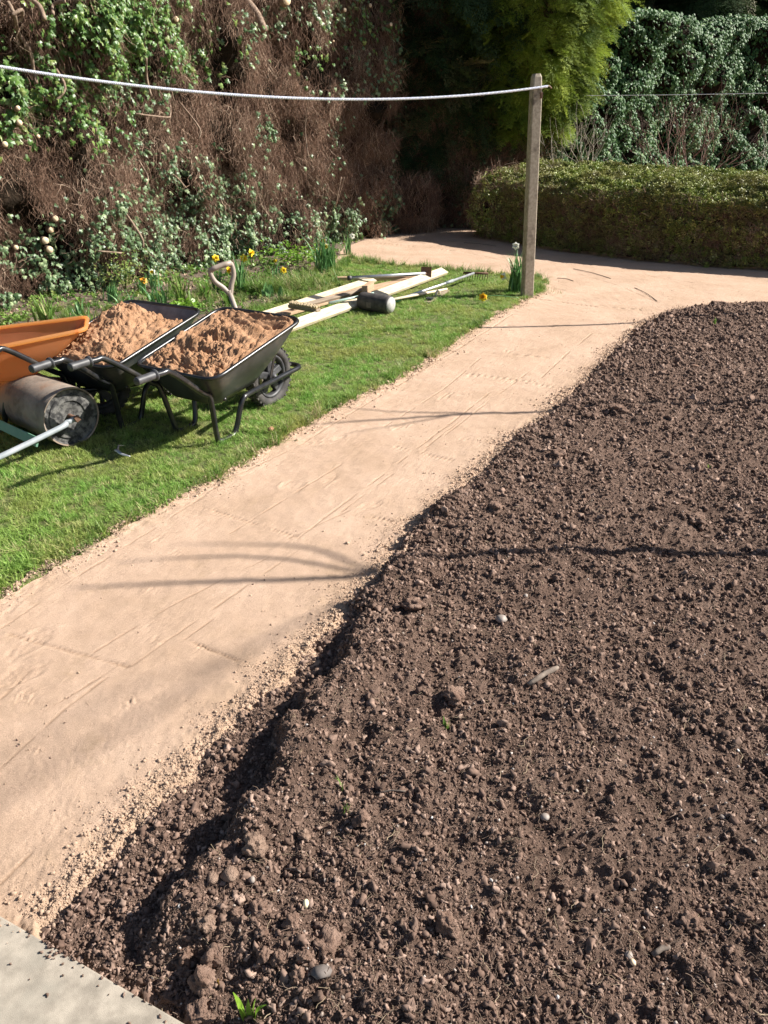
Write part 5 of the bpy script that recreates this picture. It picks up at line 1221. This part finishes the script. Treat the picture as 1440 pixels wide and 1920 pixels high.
# leafy plants
def leafy(px, py, w, h, n, label, mat, ls=.05, cat='plant', name='leafy_plant'):
    x, y = gnd(px, py, .02); z = float(bed_z(x, y)[0]); t = empty(name, (x, y, z), 0, label, cat); V = []; Fq = []; g = np.random.default_rng(px)
    for i in range(n):
        p = np.array([g.normal(0, w * .45), g.normal(0, w * .35), abs(g.normal(.5, .3)) * h]); q = g.normal(0, 1, 3); q[2] = abs(q[2]) * .4; q /= np.linalg.norm(q); s_ = np.cross(q, (0, 0, 1)); s_ /= np.linalg.norm(s_); L_ = ls * g.uniform(.6, 1.3); k = len(V)
        up = np.array([0, 0, .2 * L_]); V += [p, p + q * L_ * .35 - s_ * L_ * .4 + up, p + q * L_ * .8 - s_ * L_ * .28, p + q * L_, p + q * L_ * .8 + s_ * L_ * .28, p + q * L_ * .35 + s_ * L_ * .4 + up]
        Fq += [(k, k + 1, k + 2, k + 3), (k, k + 3, k + 4, k + 5)]
    o = link('leaves', np_mesh('leaves', V, Fq, mat, False), t); o['kind'] = 'stuff'
    mb = MB()
    for i in range(6): a = g.uniform(0, 6.28); mb.tube([(0, 0, 0), (math.cos(a) * w * .2, math.sin(a) * w * .2, h * .5), (math.cos(a) * w * .4, math.sin(a) * w * .4, h * .8)], .003, 4)
    mb.build('stems', M_weed, t); return t
leafy(545, 497, .42, .22, 260, 'bright green primrose-like plant left of the dense daffodil clump', M_fresh, .05)
leafy(236, 545, .34, .34, 420, 'fresh green small-leaved shrub against the ivy beside the white daffodil', M_weed, .028)
leafy(345, 585, .2, .08, 60, 'flat rosette of light green leaves behind the sand peak', M_fresh, .07)
leafy(440, 545, .3, .08, 80, 'low yellow-green weeds around the tall daffodil clump', M_weed, .04)
leafy(10, 612, .25, .12, 80, 'low green weeds at the left edge of the flower bed', M_weed, .04)
for nm, px, py, w, n, lab in (('grass_clump', 508, 552, .26, 60, 'dry reddish grass clump left of the timber pile'), ('grass_clump', 560, 540, .30, 80, 'tall half-green grass clump behind the timber pile')):
    x, y = gnd(px, py); t = empty(nm, (x, y, float(bed_z(x, y)[0])), 0, lab, 'grass'); g = rng
    o = scatter('blades', np.stack([g.normal(0, w * .5, n), g.normal(0, w * .3, n), np.zeros(n)], 1), np.stack([g.normal(0, .1, n), g.normal(0, .1, n), g.uniform(0, 6.28, n)], 1), g.uniform(1.0, 1.9, n), long_col, t)
# weeds and litter over the bed
n_ = 6500; xx = rng.uniform(-5.5, .8, n_); yy = rng.uniform(4, 12.8, n_); k = sdist(xx, yy, BED_POLY) > .04; xx, yy = xx[k], yy[k]; k = fbm(xx * 1.5, yy * 1.5, 2, 3) > -.15; xx, yy = xx[k], yy[k]
tag(scatter('bed_weeds', np.stack([xx, yy, bed_z(xx, yy) + .01], 1), rand_euler(len(xx)), rng.uniform(.5, 1.5, len(xx)), weedc), 'low green weeds over the flower bed')
M_litter = leaf_mat('dead_leaf', (.20, .12, .07), (.42, .30, .20), (.6, .5, .36), .8, .1)
litc = variants('litter', [ivy_leaf_mesh('litter', M_litter, .4 + .3 * i) for i in range(3)])
n_ = 6000; xx = rng.uniform(-5.5, .8, n_); yy = rng.uniform(4, 12.8, n_); k = sdist(xx, yy, BED_POLY) > .02; xx, yy = xx[k], yy[k]
tag(scatter('leaf_litter', np.stack([xx, yy, bed_z(xx, yy) + .01], 1), rand_euler(len(xx)), rng.uniform(.015, .05, len(xx)), litc), 'dead leaves and twig litter on the flower bed')

# ------------------------------------------------------------------ clods, stones and sprouts one can point to
def clod(px, py, wpx, hpx, label, mat=None, seed=0, name='soil_clod', cat='clod', sub=4, amp=.3, sink=.25, rz=0.0, sq=.85):
    x, y, z = on_soil(px, py + hpx * .25); k = y * _c + (CAM_H - z) * _s; a = wpx / FPX * k / 2; b = hpx / FPX * k / 2
    bm = blob(1, sub, amp, seed, sq); me = bpy.data.meshes.new(name); 
    for v in bm.verts: v.co.x *= a; v.co.y *= (a + b) / 2; v.co.z *= b * 1.0 if sq > .5 else b
    bm.to_mesh(me); bm.free(); me.materials.append(mat or M_clod); me.polygons.foreach_set('use_smooth', [True] * len(me.polygons))
    o = link(name, me, None, (x, y, z + b * (1 - sink) * .75), (0, 0, rz)); return tag(o, label, cat)
CL = [(838, 1728, 34, 50, 'upright egg-shaped clod standing alone right of the heart-shaped one', 1), (610, 1768, 60, 46, 'largest clod, broad and heart-shaped, above the grey slate chip', 2), (522, 1793, 32, 32, 'round ball-like clod left of the heart-shaped clod', 3),
      (560, 1828, 28, 36, 'knobbly clod directly left of the grey slate chip', 4), (572, 1790, 22, 30, 'small dark clod tucked under the left side of the heart-shaped one', 5), (648, 1785, 24, 22, 'small clod touching the right side of the heart-shaped one', 6),
      (382, 1832, 38, 76, 'tall ridged clod left of the green sprout', 7), (375, 1895, 62, 44, 'wide flat clod with a curved rim by the slab corner', 8), (313, 1869, 28, 20, 'smooth brown clod beside the slab edge', 9),
      (388, 1726, 36, 30, 'rounded clod on the ridge below the pale twin clods', 10), (478, 1580, 42, 46, 'pale round clod at the top of the ridge', 11), (485, 1700, 36, 36, 'flat-topped clod in the middle of the ridge above the ball-like one', 12),
      (444, 1710, 26, 26, 'angular clod casting a dark shadow on the ridge', 13), (496, 1788, 30, 30, 'clod half hidden behind the ball-like one on its left', 14), (402, 1785, 36, 42, 'large crumbling clod above the tall ridged clod', 15),
      (349, 1790, 28, 30, 'dark clod left of the large crumbling clod', 16), (346, 1818, 24, 26, 'small dark clod left of the tall ridged clod', 17), (491, 1745, 24, 22, 'clod with a deep shadow just below the flat-topped one', 18),
      (546, 1725, 28, 28, 'grey-brown clod left of the cream pebble', 19), (678, 1533, 34, 30, 'angular clod beside the grass seedling right of the ridge', 20), (850, 1303, 42, 30, 'reddish clod in the open soil left of the lone stick', 21),
      (1157, 768, 34, 26, 'clod standing proud near the top of the soil bed', 22), (930, 951, 34, 22, 'flat clod on the crest near the bend of the sand edge', 23), (1303, 972, 34, 22, 'pinkish clod casting a long shadow at the right of the bed', 24),
      (1048, 1083, 26, 18, 'small clod just under the pole shadow in mid bed', 25), (455, 1340, 22, 16, 'small pale clod lying on the sand edge beside the ridge', 26), (505, 1290, 16, 20, 'yellowish crumb standing on the sand edge above the ridge shadow', 27),
      (1180, 905 + 160, 24, 20, 'dark clod inside the pole shadow at the right', 28), (570, 1565, 22, 30, 'knobbly clod right of the pale round one', 29), (655, 1395, 26, 24, 'clod on the upper slope of the ridge', 30), (775, 1130, 40, 30, 'broad clod on the bank beside the upper sand edge', 31), (1045, 850, 30, 24, 'clod on the far bank below the sand edge', 32),
      (905, 1090 - 60, 26, 18, 'clod on the bank above the pole shadow', 33), (1395, 1712, 30, 26, 'dark clod near the lower right edge', 34), (1300, 1722, 44, 34, 'large dark clod with a deep hollow beside it at the lower right', 35)]
for px, py, w, h, lab, sd_ in CL: clod(px, py, w * .95, h * .95, lab, M_clod_pale if 'pale' in lab or 'yellow' in lab else M_clod, sd_, amp=.42, rz=sd_, sink=.42)
clod(432, 1638, 34, 28, 'right-hand angular stone of the pale pair on the ridge', M_pebble if False else M_clod_pale, 50, 'stone', 'stone', 2, .22)
clod(400, 1645, 26, 22, 'left-hand smaller rounded stone of the pale pair on the ridge', M_clod_pale, 51, 'stone', 'stone', 2, .2)
clod(940, 1160, 22, 18, 'pale pinkish angular stone in the upper middle of the bed', M_pebble, 52, 'stone', 'stone', 2, .2)
clod(574, 1693, 12, 22, 'smooth cream coloured pebble in front of the ridge', M_cream, 53, 'pebble', 'stone', 2, .05, .3)
clod(473, 1648, 12, 16, 'shiny grey pebble beside the pale pair of stones', M_pebble, 54, 'pebble', 'stone', 2, .05, .3)
clod(602, 1818, 44, 22, 'flat grey slate chip below the heart-shaped clod', M_slate, 55, 'slate_chip', 'stone', 1, .25, .4, 0, .3)
clod(1022, 1528, 18, 14, 'rounded whitish pebble right of centre in the lower bed', M_pebble, 56, 'pebble', 'stone', 2, .1)
clod(1178, 1790, 16, 14, 'white pebble touching a smaller pink one in the lower right', M_pebble, 57, 'pebble', 'stone', 2, .2)
clod(1186, 1803, 12, 12, 'pink pebble touching the larger white one in the lower right', M_cut, 58, 'pebble', 'stone', 2, .2)
clod(986, 1113, 9, 9, 'tiny bluish white pebble above the pale pinkish stone', M_pebble, 59, 'pebble', 'stone', 2, .2)
clod(1354, 1531, 13, 10, 'oval white pebble near the right edge of the bed', M_pebble, 60, 'pebble', 'stone', 2, .1)
clod(1300, 686, 22, 9, 'curled orange dead leaf scrap on the far soil', M_orangep if False else M_rust, 61, 'dead_leaf', 'leaf', 1, .4, .2, 0, .4)
def stick(px0, py0, px1, py1, r, label, lift=.008):
    a = Vector(on_soil(px0, py0)); b = Vector(on_soil(px1, py1)); a.z += lift; b.z += lift; m_ = (a + b) / 2 + Vector((.003, .004, .003))
    return tag(MB().tube([a, a.lerp(m_, .6), m_, b.lerp(m_, .4), b], [r * .9, r, r * .95, r, r * .7], 8).build('stick', M_stickm), label, 'stick')
stick(990, 1290, 1045, 1258, .0085, 'thick broken stick lying alone in the middle of the soil', .014)
stick(1222, 1795, 1255, 1780, .006, 'short broken twig near the white and pink pebbles', .008)
stick(535, 1635, 565, 1641, .002, 'thin dark twig in front of the ridge crest', .01)
stick(705, 1492, 760, 1488, .0022, 'long thin twig right of the angular clod', .008)
def sprout(px, py, n, L_, w, mat, label, seed, name='seedling', cat='seedling'):
    x, y, z = on_soil(px, py); t = empty(name, (x, y, z - .005), 0, label, cat); r = random.Random(seed)
    for i in range(n): link('leaf', strap_leaf(L_ * r.uniform(.6, 1.1), w, r.uniform(.2, .9), r.uniform(0, 6.28), mat, r.uniform(-.5, .5)), t, (r.gauss(0, .004), r.gauss(0, .004), 0))
    return t
t = empty('bulb_shoot', on_soil(468, 1912), 0, 'bright green bulb shoot of upright leaves by the bottom edge', 'seedling')
for L_, w, bd, az, dx in ((.085, .0075, .25, 2.8, -.010), (.055, .006, .1, 1.6, 0), (.065, .0065, .15, .4, .006), (.055, .007, .95, .15, .010), (.05, .005, .3, 3.5, -.004)): link('leaf', strap_leaf(L_, w, bd, az, M_fresh, .2), t, (dx, 0, 0))
t = empty('bulb_shoot', on_soil(409, 1849), 0, 'tiny yellow shoot tip between the tall ridged clod and the green sprout', 'seedling'); link('leaf', strap_leaf(.022, .0035, .1, 1, M_yellow), t)
sprout(838, 1365, 6, .04, .005, M_weed, 'little green weed seedling left of centre in the bed', 5)
sprout(640, 1482, 5, .055, .0015, M_weed, 'wispy grass seedling above the angular clod', 6)
sprout(650, 1520, 6, .05, .0012, M_weed, 'curled thin grass seedling beside the angular clod', 7)
sprout(1330, 875, 4, .03, .004, M_weed, 'tiny green seedling in the upper right of the bed', 8)
sprout(1340, 608, 6, .07, .004, M_weed, 'green stem lying at the far edge of the soil bed', 9)
sprout(1050, 1640, 3, .05, .0012, M_pine, 'dry straw stalk in the lower middle of the bed', 10, 'straw_stalk', 'straw')
# sand clods beside the lawn edge and twigs on the far sand
def on_sand(px, py):
    x, y = gnd(px, py); return Vector((x, y, float(sand_h(np.array([x]), np.array([y]))[0][0])))
for i, (a, b, lab) in enumerate((((870, 455), (930, 462), 'thin twig lying in the shade near the scruffy shrub'), ((1075, 505), (1145, 523), 'long twig lying along the shadow edge on the far sand'), ((1190, 540), (1232, 565), 'bent twig pressed in the sand near the far soil edge'), ((1045, 522), (1075, 528), 'short twig on the sand right of the post'))):
    p = on_sand(*a); q = on_sand(*b); m_ = p.lerp(q, .5) + Vector((.02, .03, .006)); tag(MB().tube(smooth_path([p + Vector((0, 0, .004)), m_, q + Vector((0, 0, .004))], 4), .0032, 5).build('twig', M_stickm), lab, 'stick')

# ------------------------------------------------------------------ leafless young trees just beyond the right edge, whose shadows cross the path
sh = Vector((SUN.x / SUN.z, SUN.y / SUN.z, 1))
def shadow_tree(base, limbs, label):
    """limbs: lists of (picture point of the shadow, height of the twig there, radius)"""
    base = (base[0], base[1]); t = empty('bare_tree', (*base, 0), 0, label, 'tree'); B = Vector((*base, 0)); first = True
    for L_ in limbs:
        mb = MB(); P_ = []; R = []
        for px, py, h, r in L_: g_ = g3(px, py, 0); P_.append(g_ + sh * h - B); R.append(r)
        if first: P_ = [Vector((0, 0, 0))] + P_; R = [R[0] * 1.15] + R
        q = smooth_path(P_, 4); rr = np.interp(np.linspace(0, len(R) - 1, len(q)), range(len(R)), R); mb.tube(q, list(rr), 6); mb.build('trunk' if first else 'branch', M_bark, t); first = False
    return t
def base_of(px, py, back):
    g_ = g3(px, py, 0); return (g_.x + back * math.cos(SUN_AZ), g_.y + back * math.sin(SUN_AZ))
shadow_tree(base_of(1220, 605, 2.0), [[(1220, 605, 1.6, .020), (1000, 612, 2.1, .018), (860, 617, 2.5, .016), (600, 633, 3.3, .008)]], 'slender bare sapling beyond the right edge beside the far soil')
shadow_tree((gnd(1035, 773)[0] + 2.5, gnd(1035, 773)[1] + .1), [[(1035, 773, 2.0, .016), (900, 775, 2.4, .015), (700, 788, 2.9, .012), (560, 800, 3.3, .006)], [(900, 775, 2.4, .010), (760, 772, 2.8, .008), (620, 765, 3.2, .004)], [(850, 778, 2.5, .009), (740, 798, 2.9, .006), (650, 815, 3.2, .003)]], 'bare forked sapling beyond the right edge of the bed')
shadow_tree((gnd(1100, 1066)[0] + 2.1, gnd(1100, 1066)[1] + .0), [[(1100, 1066, 1.75, .030), (900, 1068, 2.1, .026), (700, 1080, 2.5, .017), (420, 1090, 3.0, .014), (140, 1100, 3.6, .006)],
    [(700, 1080, 2.5, .010), (560, 1050, 2.9, .010), (400, 1043, 3.3, .009), (220, 1055, 3.7, .004)], [(700, 1075, 2.6, .010), (600, 1030, 3.2, .010), (480, 1020, 3.6, .008), (330, 1020, 4.0, .004)],
    [(640, 1130, 4.0, .008), (480, 1210, 5.2, .009), (290, 1330, 6.2, .010), (90, 1440, 7.0, .010), (-60, 1520, 7.5, .010)], [(420, 1240, 5.6, .007), (240, 1290, 6.4, .007), (60, 1400, 7.2, .007), (-80, 1450, 7.8, .007)]], 'tall bare young tree beyond the right edge whose branches shade the near path')
